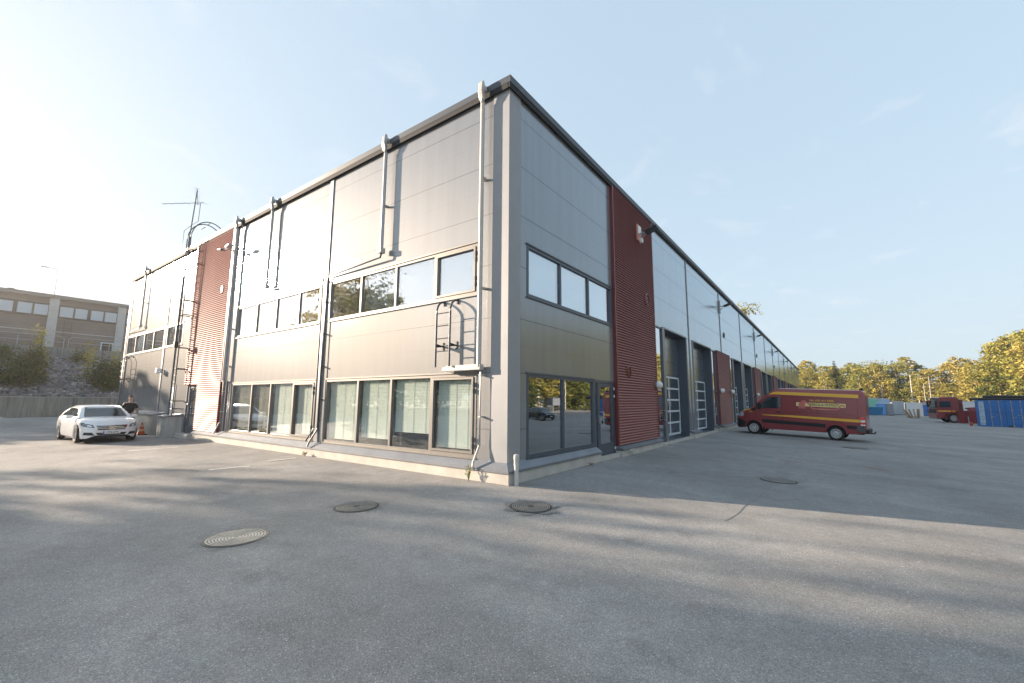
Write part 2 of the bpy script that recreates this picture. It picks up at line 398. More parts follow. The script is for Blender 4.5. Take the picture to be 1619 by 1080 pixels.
def window(mp, u0, u1, z0, z1, mulls, frame, glass, blinds, fw=.07, open_pane=None, dep=.10, backing=True, bdep=.10):
    """frame part; panes and blinds are its sub-parts. blinds: list per pane of (material, kind, gap_bottom)"""
    m = MB(); o = -.012
    obox(m, mp, u0, u1, z1-fw, z1, o, dep); obox(m, mp, u0, u1, z0, z0+fw, o, dep)
    obox(m, mp, u0, u0+fw, z0+fw, z1-fw, o, dep); obox(m, mp, u1-fw, u1, z0+fw, z1-fw, o, dep)
    edges = [u0+fw*.5]+list(mulls)+[u1-fw*.5]
    for q in mulls: obox(m, mp, q-fw/2, q+fw/2, z0+fw, z1-fw, o+.004, dep)
    obox(m, mp, u0-.03, u1+.03, z1, z1+.035, -.035, 0); obox(m, mp, u0-.02, u1+.02, z0-.03, z0, -.04, 0)
    root = m.build('window_frame', frame, bld)
    for i in range(len(edges)-1):
        a = edges[i]+fw/2; b = edges[i+1]-fw/2; c = z0+fw; d = z1-fw
        if open_pane == i:
            s = MB(); fr = .06
            obox(s, mp, a+.01, b-.01, d-fr, d-.01, -.03, .03); obox(s, mp, a+.01, b-.01, c+.01, c+fr, -.03, .03)
            obox(s, mp, a+.01, a+fr, c+fr, d-fr, -.03, .03); obox(s, mp, b-fr, b-.01, c+fr, d-fr, -.03, .03)
            s.build('opening_sash', frame, root)
            h = MB()
            for zz in (c+.18, c+.32, d-.32, d-.18): obox(h, mp, b-.014, b+.014, zz-.05, zz+.05, -.055, -.012)
            h.build_each('hinge', dark_steel, root)
            a += fr; b -= fr; c += fr; d -= fr
        p = MB(); obox(p, mp, a-.005, b+.005, c-.005, d+.005, .035, .043); p.build('window_pane', glass, root)
        if blinds and blinds[i]:
            bm_, kind, gap = blinds[i]
            if kind == 'slat': bb = blind_mesh(mp, a+.03, b-.02, c+gap, d-.01, bdep+.03)
            else:
                bb = MB(); obox(bb, mp, a+.02, b-.02, c+gap, d, bdep+.02, bdep+.03)
            bb.build('window_blind', bm_, root)
    if backing:
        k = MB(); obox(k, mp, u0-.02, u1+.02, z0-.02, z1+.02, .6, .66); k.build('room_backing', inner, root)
    return root
holesL = []; holesR = []
W = (blind_w, 'slat'); T = (blind_t, 'slat'); RL = (roller, 'flat')
UZ0, UZ1, LZ0, LZ1 = 4.30, 5.53, .66, 2.50
window(ML, -6.90, -.85, UZ0, UZ1, (-5.31, -3.76, -2.26), frame_m, glass_sun, [None, (roller, 'flat', 0), (roller, 'flat', 0), (roller, 'flat', 0)], open_pane=3)
window(ML, -13.40, -7.43, UZ0, UZ1, (-11.81, -10.31, -8.76), frame_m, glass_sun, [(roller, 'flat', 0), (roller, 'flat', 0), None, (blind_t, 'flat', .1)])
window(ML, -6.85, -.85, LZ0, LZ1, (-5.22, -3.78, -2.28), frame_m, glass_lo, [(*W, .02), (*W, .12), (*W, .35), (*W, .02)], open_pane=3)
window(ML, -13.36, -7.40, LZ0, LZ1, (-11.70, -10.27, -8.74), frame_m, glass_lo, [(*T, .02), (*T, .02), (*W, .02), (*W, .02)], open_pane=3)
window(ML, -28.45, -22.0, 4.45, 5.55, (-26.9, -25.3, -23.7), frame_m, glass_sun, [(blind_w, 'flat', .0), None, (blind_w, 'flat', .0), None])
window(ML, -21.62, -19.35, 4.48, 5.55, (-20.4,), frame_m, glass_sun, [(blind_w, 'flat', 0), None])
for h in ((-6.90, -.85, UZ0, UZ1), (-13.40, -7.43, UZ0, UZ1), (-6.85, -.85, LZ0, LZ1), (-13.36, -7.40, LZ0, LZ1), (-28.45, -22.0, 4.45, 5.55), (-21.62, -19.35, 4.48, 5.55)):
    holesL.append((*h, .6))
window(MR, .72, 5.56, UZ0-.02, UZ1-.01, (2.29, 3.92), frame_d, glass_sky, [(roller, 'flat', 0)]*3)
window(MR, .72, 4.16, LZ0, LZ1, (2.38,), frame_d, glass_tr, None)
holesR += [(.72, 5.56, UZ0-.02, UZ1-.01, .6), (.72, 4.16, LZ0, LZ1, .6)]
# doors
def glazed_door(mp, u0, u1, z0, z1, hinge_hi, frame=frame_d, side=None, glass=glass_tr):
    m = MB(); f = .07
    obox(m, mp, u0, u0+f, z0, z1, -.01, .10); obox(m, mp, u1-f, u1, z0, z1, -.01, .10); obox(m, mp, u0+f, u1-f, z1-f, z1, -.01, .10)
    a, b = u0+f, u1-f
    if side: obox(m, mp, a+side, a+side+.06, z0, z1-f, -.005, .095); lo = a+side+.06
    else: lo = a
    r = m.build('glazed_door', frame, bld)
    d = MB(); s = .11
    obox(d, mp, lo+.01, lo+s, z0+.02, z1-f-.01, 0, .06); obox(d, mp, b-s, b-.01, z0+.02, z1-f-.01, 0, .06)
    obox(d, mp, lo+s, b-s, z1-f-s, z1-f-.01, 0, .06); obox(d, mp, lo+s, b-s, z0+.02, z0+.34, 0, .06)
    d.build('door_leaf', frame, r)
    p = MB(); obox(p, mp, lo+s, b-s, z0+.34, z1-f-s, .026, .034); 
    if side: obox(p, mp, a+.01, a+side, z0+.1, z1-f, .026, .034)
    p.build('door_glass', glass, r)
    hd = MB(); hu = lo+.05 if hinge_hi else b-.05; q = .14 if hinge_hi else -.14
    zc = z0+1.05
    for dz in (-.2, .2): hd.tube([mp(hu, zc+dz, 0), mp(hu, zc+dz, -.07), mp(hu+q, zc+dz, -.07)], .012, 6)
    hd.tube([mp(hu+q, zc-.2, -.07), mp(hu+q, zc+.2, -.07)], .014, 6)
    obox(hd, mp, hu-.02, hu+.02, zc-.12, zc+.12, -.012, 0)
    hd.build('door_handle', pipe_m, r)
    k = MB(); uu = b+.02 if hinge_hi else lo-.02
    for zz in (z0+.15, z1-.45, z1-.22): obox(k, mp, uu-.02, uu+.02, zz-.04, zz+.04, -.035, -.01)
    k.build_each('hinge', white_pl, r)
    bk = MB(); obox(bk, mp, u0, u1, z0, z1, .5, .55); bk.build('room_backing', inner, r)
    return r
glazed_door(MR, 4.16, 5.60, .33, 2.50, True, side=.16); holesR.append((4.16, 5.60, .33, 2.50, .5))
glazed_door(ML, -18.10, -16.62, .42, 2.52, True, side=.2); holesL.append((-18.10, -16.62, .42, 2.52, .5))
# white service door behind the pier
m = MB(); obox(m, ML, -20.28, -20.18, .35, 2.56, -.02, .1); obox(m, ML, -19.58, -19.50, .35, 2.56, -.02, .1); obox(m, ML, -20.18, -19.58, 2.48, 2.56, -.02, .1)
sd = m.build('service_door', frame_d, bld)
m = MB(); obox(m, ML, -20.18, -19.58, .35, 2.48, .02, .07); m.build('door_leaf', white_ln, sd)
m = MB(); obox(m, ML, -20.0, -19.78, 2.0, 2.2, .012, .02)
m.build('door_sign', mat('sign_face', (.35, .36, .42), .5), sd)
m = MB(); obox(m, ML, -20.12, -19.66, .48, .8, .008, .02); m.build('door_vent', dark_steel, sd)
m = MB(); m.tube([ML(-20.1, 1.35, .02), ML(-20.1, 1.35, -.05), ML(-19.97, 1.35, -.05)], .012, 6); m.build('door_handle', pipe_m, sd)
holesL.append((-20.28, -19.50, .35, 2.56, .3))
# right facade bays
S0 = 15.0
bays = [S0+16*k for k in range(6)]
for S in bays:
    holesR += [(S-5.4, S-4.3, .3, 4.93, .5), (S-4.02, S-.62, .3, 4.93, .55), (S+.75, S+4.75, .3, 4.93, .55), (S+4.97, S+6.12, .3, 4.93, .5)]
holesR = [h for h in holesR if h[1] < Y_END]
wall(ML, X_END, 0, .30, H_TOP, holesL, 'facade_panels')
wall(MR, 0, 5.64, .30, H_TOP, holesR, 'facade_panels')
wall(MR, 5.64, Y_END, .30, H_TOP, holesR, 'facade_panels', panel_hall)
def overhead_door(mp, u0, u1):
    m = MB(); obox(m, mp, u0, u1, .3, 4.93, .40, .45)
    r = m.build('overhead_door', panel_door, bld)
    f = MB(); g0, g1 = .45, 2.98; n = 5; mid = (u0+u1)/2; t = .075
    hz = (g1-g0)/n
    for a in (u0+.12, mid, u1-.12): obox(f, mp, a-t/2, a+t/2, g0, g1, .365, .40)
    for i in range(n+1):
        zz = g0+i*hz; obox(f, mp, u0+.12+t/2, mid-t/2, zz-t/2, zz+t/2, .367, .399); obox(f, mp, mid+t/2, u1-.12-t/2, zz-t/2, zz+t/2, .367, .399)
    obox(f, mp, mid-t*2.2, mid-t/2-.004, g0+hz*3.2, g0+hz*3.8, .35, .367)
    f.build('glazing_grid', white_ln, r)
    p = MB()
    for i in range(1, n):
        p2 = [(u0+.12+t/2, mid-t/2), (mid+t/2, u1-.12-t/2)]
        for a, b in p2: obox(p, mp, a, b, g0+i*hz+t/2, g0+(i+1)*hz-t/2, .386, .392)
    p.build('door_pane', glass_dk2, r)
    h = MB(); obox(h, mp, u0+.3, u0+.36, 1.3, 1.5, .33, .367); h.build('door_handle', white_pl, r)
glass_dk2 = mat('door_glazing', (.06, .075, .085), .06, 0, .9)
def tall_glass(mp, u0, u1, with_door, hi):
    m = MB(); f = .06
    obox(m, mp, u0, u0+f, .3, 4.93, -.01, .1); obox(m, mp, u1-f, u1, .3, 4.93, -.01, .1)
    obox(m, mp, u0+f, u1-f, 4.87, 4.93, -.01, .1); obox(m, mp, u0+f, u1-f, 2.45, 2.53, -.01, .1); obox(m, mp, u0+f, u1-f, .3, .5, -.01, .1)
    r = m.build('tall_glazing', frame_d, bld)
    p = MB(); obox(p, mp, u0+f, u1-f, 2.53, 4.87, .03, .038); obox(p, mp, u0+f, u1-f, .5, 2.45, .03, .038); p.build_each('window_pane', glass_tr, r)
    h = MB(); a = u1-.14 if hi else u0+.14
    for dz in (-.18, .18): h.tube([mp(a, 1.35+dz, 0), mp(a, 1.35+dz, -.09)], .014, 6)
    h.tube([mp(a, 1.12, -.09), mp(a, 1.58, -.09)], .016, 6); h.build('door_handle', pipe_m, r)
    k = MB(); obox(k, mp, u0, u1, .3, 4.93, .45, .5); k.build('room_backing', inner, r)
for S in bays:
    overhead_door(MR, S-4.02, S-.62); overhead_door(MR, S+.75, S+4.75)
    tall_glass(MR, S-5.4, S-4.3, True, True)
    tall_glass(MR, S+4.97, S+6.12, True, False)
# jamb trims around the doors
for S in bays:
    m = MB()
    for u in (S-4.3, S-.62, S+.60, S+4.75): obox(m, MR, u, u+.13 if u != S-4.3 else u+.28, .32, 4.97, -.035, 0)
    for a, b in ((S-4.02, S-.62), (S+.73, S+4.75)): obox(m, MR, a, b, 4.93, 5.0, -.03, 0)
    m.build_each('door_jamb_trim', trim, bld)
# ribbed red strips (real corrugation)
def corrugated(mp, u0, u1, z0, z1, notch=None, pitch=.085, amp=.028):
    m = MB(); n = int((z1-z0)/pitch); P0 = []; pp = (z1-z0)/n
    for i in range(n):
        for f, d in ((0, -.118), (.48, -.098), (.60, -.052), (.97, -.050)):
            z = z0+(i+f)*pp; ua = u0 if not notch or z > notch[1] else notch[0]; P0.append((ua, z, d))
    P0.append((u0, z1, -.118))
    for a, b in zip(P0, P0[1:]):
        m.face([mp(b[0], a[1], a[2]), mp(u1, a[1], a[2]), mp(u1, b[1], b[2]), mp(b[0], b[1], b[2])])
    r = m.build('ribbed_cladding', red_corr, bld)
    t = MB()
    obox(t, mp, u1, u1+.07, z0, z1, -.115, 0); lo = z0 if not notch else notch[1]
    obox(t, mp, u0-.05, u0, lo, z1, -.115, 0)
    if notch: obox(t, mp, notch[0]-.04, notch[0], z0, notch[1], -.115, 0); obox(t, mp, u0, notch[0]-.04, notch[1]-.05, notch[1], -.115, 0)
    t.build('edge_trim', red_trim, r)
    return r
cl = corrugated(ML, -18.18, -14.30, .60, H_TOP, notch=(-16.62, 2.56))
cr = corrugated(MR, 5.67, 9.5, .55, H_TOP)
for S in bays[:-1]: corrugated(MR, S+6.2, S+10.15, .55, 5.0)
def vent(mp, u, z, r, parent, mt=red_trim, d=-.12):
    m = MB()
    for i in range(24):
        a = 2*math.pi*i/24; b = 2*math.pi*(i+1)/24
        q = lambda ang, rr, dd: mp(u+rr*math.cos(ang), z+rr*math.sin(ang), dd)
        m.face([q(a, r, d), q(b, r, d), q(b, r*.8, d-.015), q(a, r*.8, d-.015)]); m.face([q(a, r, d), q(b, r, d), q(b, r, -.02), q(a, r, -.02)])
        m.face([q(a, r*.8, d-.015), q(b, r*.8, d-.015), q(b, r*.8, d+.03), q(a, r*.8, d+.03)])
    for i in range(7):
        zz = z-r*.7+i*r*.233; hw = math.sqrt(max(0, (r*.8)**2-(zz-z)**2)); obox(m, mp, u-hw, u+hw, zz-.012, zz+.012, d, d+.02)
    v = m.build('wall_vent', mt, parent); k = MB(); k.face([mp(u+r*.8*math.cos(2*math.pi*i/16), z+r*.8*math.sin(2*math.pi*i/16), d+.028) for i in range(16)]); k.build('vent_opening', gap_shade, v)
vent(MR, 8.70, 5.72, .24, bld); vent(MR, 6.62, 2.88, .20, bld); vent(ML, -15.0, 6.5, .2, bld)
for S in bays[:-1]: vent(MR, S+9.2, 6.3, .2, bld, dark_steel, -.03)
# corner trim, cover strips
m = MB()
m.face([(-.44, -.02, .6), (.02, -.02, .6), (.02, -.02, H_TOP), (-.44, -.02, H_TOP)]); m.face([(.02, -.02, .6), (.02, .44, .6), (.02, .44, H_TOP), (.02, -.02, H_TOP)])
m.face([(-.44, -.02, .6), (-.44, 0, .6), (-.44, 0, H_TOP), (-.44, -.02, H_TOP)]); m.face([(.02, .44, .6), (0, .44, .6), (0, .44, H_TOP), (.02, .44, H_TOP)])
m.build('corner_trim', mat('corner_trim_metal', (.29, .295, .31), .5, .1, noise=.04, nscale=2), bld)
m = MB()
for u in (-7.16, -21.82, -28.52): obox(m, ML, u-.09, u+.09, .64, H_TOP, -.03, 0)
obox(m, ML, X_END, X_END+.3, .5, H_TOP, -.02, 0)
m.build_each('cover_strip', trim, bld)
m = MB()
for k in range(13):
    u = 15.05+8*k-.0
    if u < Y_END-1: obox(m, MR, u-.05, u+.05, 5.02 if k % 2 else .35, H_TOP, -.03, 0)
obox(m, MR, Y_END-.3, Y_END, .3, H_TOP, -.02, 0)
m.build_each('cover_strip', trim, bld)
# plinth + sloped flashing
def plinth(mp, u0, u1, end0=0, end1=0, zt=.64, zl=.485, out=.17):
    m = MB(); obox(m, mp, u0-end0, u1+end1, -.3, zl-.02, -out+.03, 0); m.build('concrete_plinth', conc_p, bld)
    f = MB(); a, b = u0-end0*1.15, u1+end1*1.15
    f.face([mp(u0, zt, -.004), mp(u1, zt, -.004), mp(b, zl, -out), mp(a, zl, -out)])
    f.face([mp(a, zl, -out), mp(b, zl, -out), mp(b, zl-.05, -out), mp(a, zl-.05, -out)])
    f.face([mp(u0, zt, -.004), mp(a, zl, -out), mp(a, zl-.05, -out), mp(a, zl-.05, 0), mp(u0, zl-.05, 0)]); f.face([mp(u1, zt, -.004), mp(b, zl, -out), mp(b, zl-.05, -out), mp(u1, zl-.05, 0)])
    f.build('sill_flashing', flash_m, bld, smooth=False)
plinth(ML, -16.6, 0, .05, .146)
plinth(MR, 0, 4.18, .138, .08)
plinth(MR, 5.66, 9.55, .0, .08, .56, .44, .25)
for i, S in enumerate(bays):
    plinth(MR, S-.62, S+.75, .02, .08, .56, .46, .28)
    plinth(MR, S+4.75, S+4.97, .02, .02, .56, .46, .28)
    if i < 5: plinth(MR, S+6.2, S+10.15, .0, .08, .54, .44, .28)
m = MB(); obox(m, MR, 4.26, 5.66, -.3, .32, -.13, .5); obox(m, MR, 9.63, 9.9, -.3, .30, -.13, .5)
obox(m, MR, 9.9, Y_END, -.9, .295, -.18, .55); obox(m, ML, -18.3, -16.65, -.3, .40, -.3, .5); obox(m, ML, -20.3, -19.45, -.3, .34, -.25, .5)
m.build_each('concrete_threshold', conc_p, bld)
m = MB(); obox(m, ML, X_END, -20.35, -.2, 1.14, -.55, 0); obox(m, ML, -19.42, -18.32, -.2, 1.10, -.6, 0)
cw = m.build('concrete_base_wall', streak_mat('pale_streaked_concrete', (.50, .49, .46), (.34, .33, .31)), bld)
m = MB()
for a, b, o, zt in ((X_END-.02, -20.3, .6, 1.14), (-19.47, -18.27, .65, 1.10)):
    m.face([ML(a, zt+.13, -.003), ML(b, zt+.13, -.003), ML(b, zt+.03, -o), ML(a, zt+.03, -o)]); obox(m, ML, a, b, zt-.03, zt+.03, -o, -o+.01)
    m.face([ML(b, zt+.13, -.003), ML(b, zt+.03, -o), ML(b, zt, -o), ML(b, zt, 0)]); m.face([ML(a, zt+.13, -.003), ML(a, zt+.03, -o), ML(a, zt, -o), ML(a, zt, 0)])
m.build('sill_flashing', flash_m, bld)
# fascia, near-black strip as the shade in the gap under it, roof, hidden sides
m = MB(); o = .09; zb, zt = 9.15, 9.32
m.box(X_END-.1, o, -o, -o+.04, zb, zt); m.box(o-.04, o, -o+.04, Y_END+.1, zb, zt)
m.box(X_END-.1, o-.04, -o+.04, .3, zt-.03, zt-.004); m.box(-.3, o-.04, .3, Y_END+.1, zt-.03, zt-.004)
m.build('roof_fascia', fascia_m, bld)
m = MB(); m.box(X_END, .02, -.09, -.05, H_TOP-.03, 9.16); m.box(.04, .078, -.09, Y_END, H_TOP-.03, 9.14); m.build('eaves_shade_strip', gap_shade, bld)
m = MB(); m.box(X_END, -.01, .02, Y_END-.02, 9.18, 9.28); m.box(X_END+.01, X_END+.1, .03, Y_END-.1, -.3, 9.18); m.box(X_END+.1, -.02, Y_END-.1, Y_END-.03, -.6, 9.18)
m.build('roof', roof_m, bld)
# downpipes
def downpipe(pts, r=.055, hopper=None, mt=pipe_m, ties=(), box=False):
    m = MB(); m.tube(pts, r, 10)
    o = m.build('downpipe', mt, bld, smooth=True)
    if hopper:
        u = hopper; h = MB(); h.prism([(-.17, 9.12), (-.17, 9.36), (-.21, 9.42), (-.26, 9.36), (-.28, 9.12), (-.225, 8.93), (-.15, 8.93)], 'X', u-.062, u+.062)
        h.box(u-.06, u+.06, -.22, .0, 9.2, 9.32)
        h.build('rainwater_hopper', mt, o, bevel=.015)
    if ties:
        t = MB()
        for u, z in ties: t.box(u-r-.008, u+r+.008, (-.22 if False else -.13-r-.008) if r > .04 else -.13, 0, z-.015, z+.015)
        t.build('pipe_bracket', mt, o)
D1 = -.16
downpipe([(-.66, -.20, 8.97), (-.66, D1, 8.86), (-.66, D1, 2.62)], .054, -.66, pipe_w, [(-.66, z) for z in (7.0, 4.4)])
m = MB(); m.box(-1.62, -.60, -.20, -.07, 2.56, 2.68); m.box(-1.75, -1.62, -.19, -.08, 2.565, 2.65, 1)
m.build('pipe_trunking', [pipe_w, pipe_m], bld, bevel=.01)
downpipe([(-.66, -.10, 2.56), (-.66, -.10, .95), (-.74, -.20, .60), (-.74, -.22, .50)], .024, None, pipe_w, [(-.66, 2.45), (-.66, 1.55)])
for u in (-4.25, -10.85, -25.7):
    downpipe([(u, -.20, 8.97), (u, D1, 8.86), (u, D1, 5.95)], .052, u, pipe_m, [(u, 7.3)])
    m = MB(); m.box(u-.08, u+.08, D1-.08, D1+.08, 5.9, 6.05); m.build('pipe_end_box', pipe_w, bld, bevel=.02)
downpipe([(-4.25, D1, 5.9), (-4.28, D1, 5.80), (-6.9, -.07, 5.72), (-7.0, -.08, 5.66), (-7.0, -.08, 1.05), (-7.25, -.19, .62), (-7.27, -.22, .50)], .026, None, dark_steel, [(-7.0, z) for z in (4.9, 3.9, 2.9, 1.9)])
downpipe([(-10.85, D1, 5.9), (-10.83, D1, 5.80), (-7.3, -.07, 5.75), (-7.22, -.08, 5.66), (-7.22, -.08, 1.05), (-7.42, -.19, .66)], .024, None, dark_steel)
downpipe([(-25.7, D1, 5.9), (-25.75, D1, 5.82), (-28.3, -.07, 5.78), (-28.38, -.08, 5.7), (-28.38, -.08, 1.3)], .024, None, dark_steel)
downpipe([(-13.85, -.20, 8.97), (-13.85, D1, 8.86), (-13.85, D1, 2.62)], .06, -13.85, pipe_m, [(-13.85, z) for z in (8.1, 6.4, 4.7, 3.2, 2.6)])
downpipe([(-13.92, -.12, 2.62), (-13.92, -.12, 1.0), (-14.15, -.22, .56)], .026, None, pipe_m, [(-13.92, 2.2), (-13.92, 1.4)])
downpipe([(-13.62, -.09, 2.6), (-13.62, -.09, .66)], .045, None, dark_steel)
downpipe([(-13.55, -.09, 9.0), (-13.55, -.09, 8.4), (-13.72, -.1, 7.8), (-13.72, -.1, 2.6)], .03, None, pipe_m)
m = MB(); obox(m, MR, 6.1, 6.5, .33, .40, -.30, -.18); obox(m, MR, 9.5, 9.62, .16, .24, -.55, -.18); m.build_each('drain_spout', pipe_w, bld)

# ------------------------------------------------------------ fixtures on the building
def floodlight(x, y, z, out, label, mast=True, group='floodlights along the long facade', side=0):
    t = thing('wall_floodlight', label, 'floodlight', (x, y, z), 0, group)
    m = MB(); ox, oy = out
    px, py = -oy, ox
    if mast: m.obox((ox*.04, oy*.04, -.05), (ox*.03, oy*.03, 0), (px*.06, py*.06, 0), (0, 0, .42))
    m.tube([(ox*.05, oy*.05, 0), (ox*.30, oy*.30, .02)], .03, 6); m.tube([(ox*.05, oy*.05, -.25), (ox*.3, oy*.3, 0)], .02, 5)
    m.build('bracket', pipe_m, t)
    h = MB(); c = Vector((ox*.50, oy*.50, .05)); a = Vector((ox*.22, oy*.22, .07)); b = Vector((px*.15, py*.15, 0)); n_ = a.cross(b).normalized()*.055
    h.obox(c, a, b, n_); h.build('lamp_housing', black_m, t, bevel=.02)
    g_ = MB(); s = -1 if n_.z > 0 else 1; g_.obox(c+n_*s*1.05, a*.85, b*.8, n_*.04); g_.build('lamp_glass', glass_dk2, t)
    return t
ordn = ['second', 'third', 'fourth', 'fifth', 'sixth', 'seventh']
for i, S in enumerate([23.05+16*k for k in range(6)]):
    floodlight(0.03, S, 8.05, (1, 0), '%s black floodlight from the near corner along the upper long facade' % ordn[i])
t = floodlight(.11, 8.0, 8.1, (1, 0), 'black floodlight with white backing plate high on the near red ribbed strip', mast=False, group=None)
m = MB(); m.box(0, .05, -.26, .18, -.3, .32); m.build('backing_plate', mat('salmon_plate', (.50, .20, .15), .5), t); m = MB(); m.box(.05, .06, -.16, .16, -.02, .3); m.box(.06, .16, -.06, .06, -.36, -.2); m.build('junction_box', white_pl, t)
t = thing('wall_floodlight', 'pair of floodlights beside the downpipe at the left red strip', 'floodlight', (-13.95, -.12, 7.95))
m = MB(); m.tube([(0, 0, 0), (0, -.35, 0)], .03, 6); m.tube([(-.3, -.35, 0), (.3, -.35, 0)], .02, 6); m.build('bracket', pipe_m, t)
for s in (-1, 1):
    m = MB(); m.obox((s*.38, -.38, .03), (.15, 0, .03*s), (0, .10, 0), (-.01*s, 0, .035)); m.build('lamp_housing', black_m if s < 0 else pipe_m, t, bevel=.015)
def dome(x, y, z, label, r=.16, group=None):
    t = thing('wall_dome_lamp', label, 'wall lamp', (x, y, z), 0, group)
    m = MB(); m.lathe([(r*.5, 0), (r*.5, .06), (r, .07), (r, .12)], axis='X', n=16); m.build('mounting', pipe_m, t, smooth=True)
    m = MB(); m.lathe([(r, .12), (r*.96, .18), (r*.75, .25), (r*.4, .29), (.01, .30)], axis='X', n=16); m.build('shade', white_pl, t, smooth=True)
dome(.05, 9.42, 2.52, 'round white wall lamp at the lower right edge of the tall near red strip', .15)
dome(.05, 21.5, 2.55, 'round white wall lamp on the left side of the second red panel', .15, 'round lamps by the second red panel')
dome(.05, 24.9, 2.55, 'round white wall lamp on the right side of the second red panel', .15, 'round lamps by the second red panel')
dome(.05, 37.6, 2.55, 'round white wall lamp on the third red panel near the van', .15)
# ladders
def small_ladder(x, z0, z1, label, wid=.42, standoff=.30, cage=False):
    t = thing('wall_ladder', label, 'ladder', (x, 0, z0)); h = z1-z0
    r = MB()
    for s in (0, 1):
        u = s*wid; pts = [(u, -standoff, 0), (u, -standoff, h-.28)]
        for k in range(1, 7):
            a = k/6*math.pi/2; pts.append((u, -standoff+.0+math.sin(a)*0+ (1-math.cos(a))*(standoff-.02), h-.28+math.sin(a)*.28))
        r.tube(pts, .024, 8)
    r.build('side_rail', dark_steel, t, smooth=True)
    g_ = MB(); k = .36
    while k < h-.25: g_.tube([(0, -standoff, k), (wid, -standoff, k)], .013, 6); k += .30
    g_.build('rung', dark_steel, t)
    b = MB()
    for u in (0, wid):
        b.prism([(-standoff, .46), (-standoff, .55), (-.02, .52), (-.02, .49)], 'X', u-.008, u+.008); b.box(u-.02, u+.02, -.02, -.002, .42, .60); b.box(u-.02, u+.02, -.03, -.002, h-.09, h+.04)
    b.box(0, wid, -standoff*.5-.01, -standoff*.5+.01, .49, .51)
    b.build_each('wall_bracket', black_m, t)
    return t
small_ladder(-1.92, 2.66, 4.24, 'short black wall ladder with curved top rails under the upper right window', wid=.44, standoff=.24)
small_ladder(-27.9, 2.5, 4.3, 'short dark wall ladder near the far left end of the facade', wid=.9, standoff=.3)
# roof access ladder with hoops
t = thing('roof_ladder', 'tall steel roof access ladder with curved handrails beside left red strip', 'ladder', (-18.75, 0, 1.15))
m = MB()
for u in (0, .46):
    pts = [(u, -.42, 0), (u, -.42, 8.3)]+[(u, -.42+.75*(1-math.cos(a)), 8.3+.95*math.sin(a)) for a in [k/12*math.pi for k in range(1, 13)]]
    m.tube(pts, .024, 8)
m.tube([(-.0, -.42+.75, 9.25), (.46, -.42+.75, 9.25)], .02, 6); m.tube([(0, .1, 8.95), (.46, .1, 8.95)], .02, 6)
m.build('side_rail', dark_steel, t, smooth=True)
m = MB()
for k in range(1, 28): m.tube([(0, -.42, k*.3), (.46, -.42, k*.3)], .012, 6)
m.build('rung', dark_steel, t)
m = MB()
for z in (.3, 2.1, 4.6, 6.2, 7.7):
    for u in (0, .46): m.box(u-.015, u+.015, -.42, 0, z-.02, z+.02)
m.build_each('wall_bracket', black_m, t)
# antenna mast
t = thing('antenna_mast', 'slim television antenna mast with two yagi aerials rising above left roof', 'antenna', (-18.3, -.5, 1.2))
m = MB(); m.tube([(-.15, 0, 0), (-.05, 0, 4.5), (.1, 0, 8.2)], .032, 8); m.tube([(.1, 0, 8.2), (.45, 0, 10.4)], .022, 8)
m.build('mast_pole', dark_steel, t, smooth=True)
m = MB()
for z in (.6, 3.0, 5.2, 7.0): m.box(-.15+z*.03, .0+z*.03, 0, .5, z-.02, z+.02)
m.build_each('wall_bracket', black_m, t)
def yagi(par, c, d, L, n, el, vert=False):
    m = MB(); d = Vector(d).normalized(); c = Vector(c); s = Vector((0, 0, 1)) if vert else d.cross(Vector((0, 0, 1))).normalized()
    m.tube([c-d*L*.2, c+d*L*.8], .013, 6)
    for i in range(n):
        p = c-d*L*.2+d*L*i/(n-1); e = el*(1-.5*i/n); m.tube([p-s*e, p+s*e], .004, 4)
    m.build('yagi_aerial', dark_steel, par)
yagi(t, (.43, 0, 10.35), (-1, .35, .02), 2.2, 12, .13)
yagi(t, (.36, 0, 9.8), (-1, -.35, .12), 2.7, 6, .25)
m = MB(); m.tube([(-.75, 0, 7.9), (-.72, 0, 8.7), (.1, 0, 8.75), (1.0, 0, 8.75), (1.05, 0, 9.6)], .012, 5); m.build('dipole_loop', dark_steel, t)
m = MB(); m.box(-.1, .06, -.12, .04, 3.0, 3.25); m.build('junction_box', black_m, t, bevel=.01)
m = MB(); m.box(-21.75, -21.5, -.3, -.08, 3.15, 3.4); tag(m.build('security_camera', white_pl, bevel=.04), 'small grey security camera on the far left facade strip', 'camera')

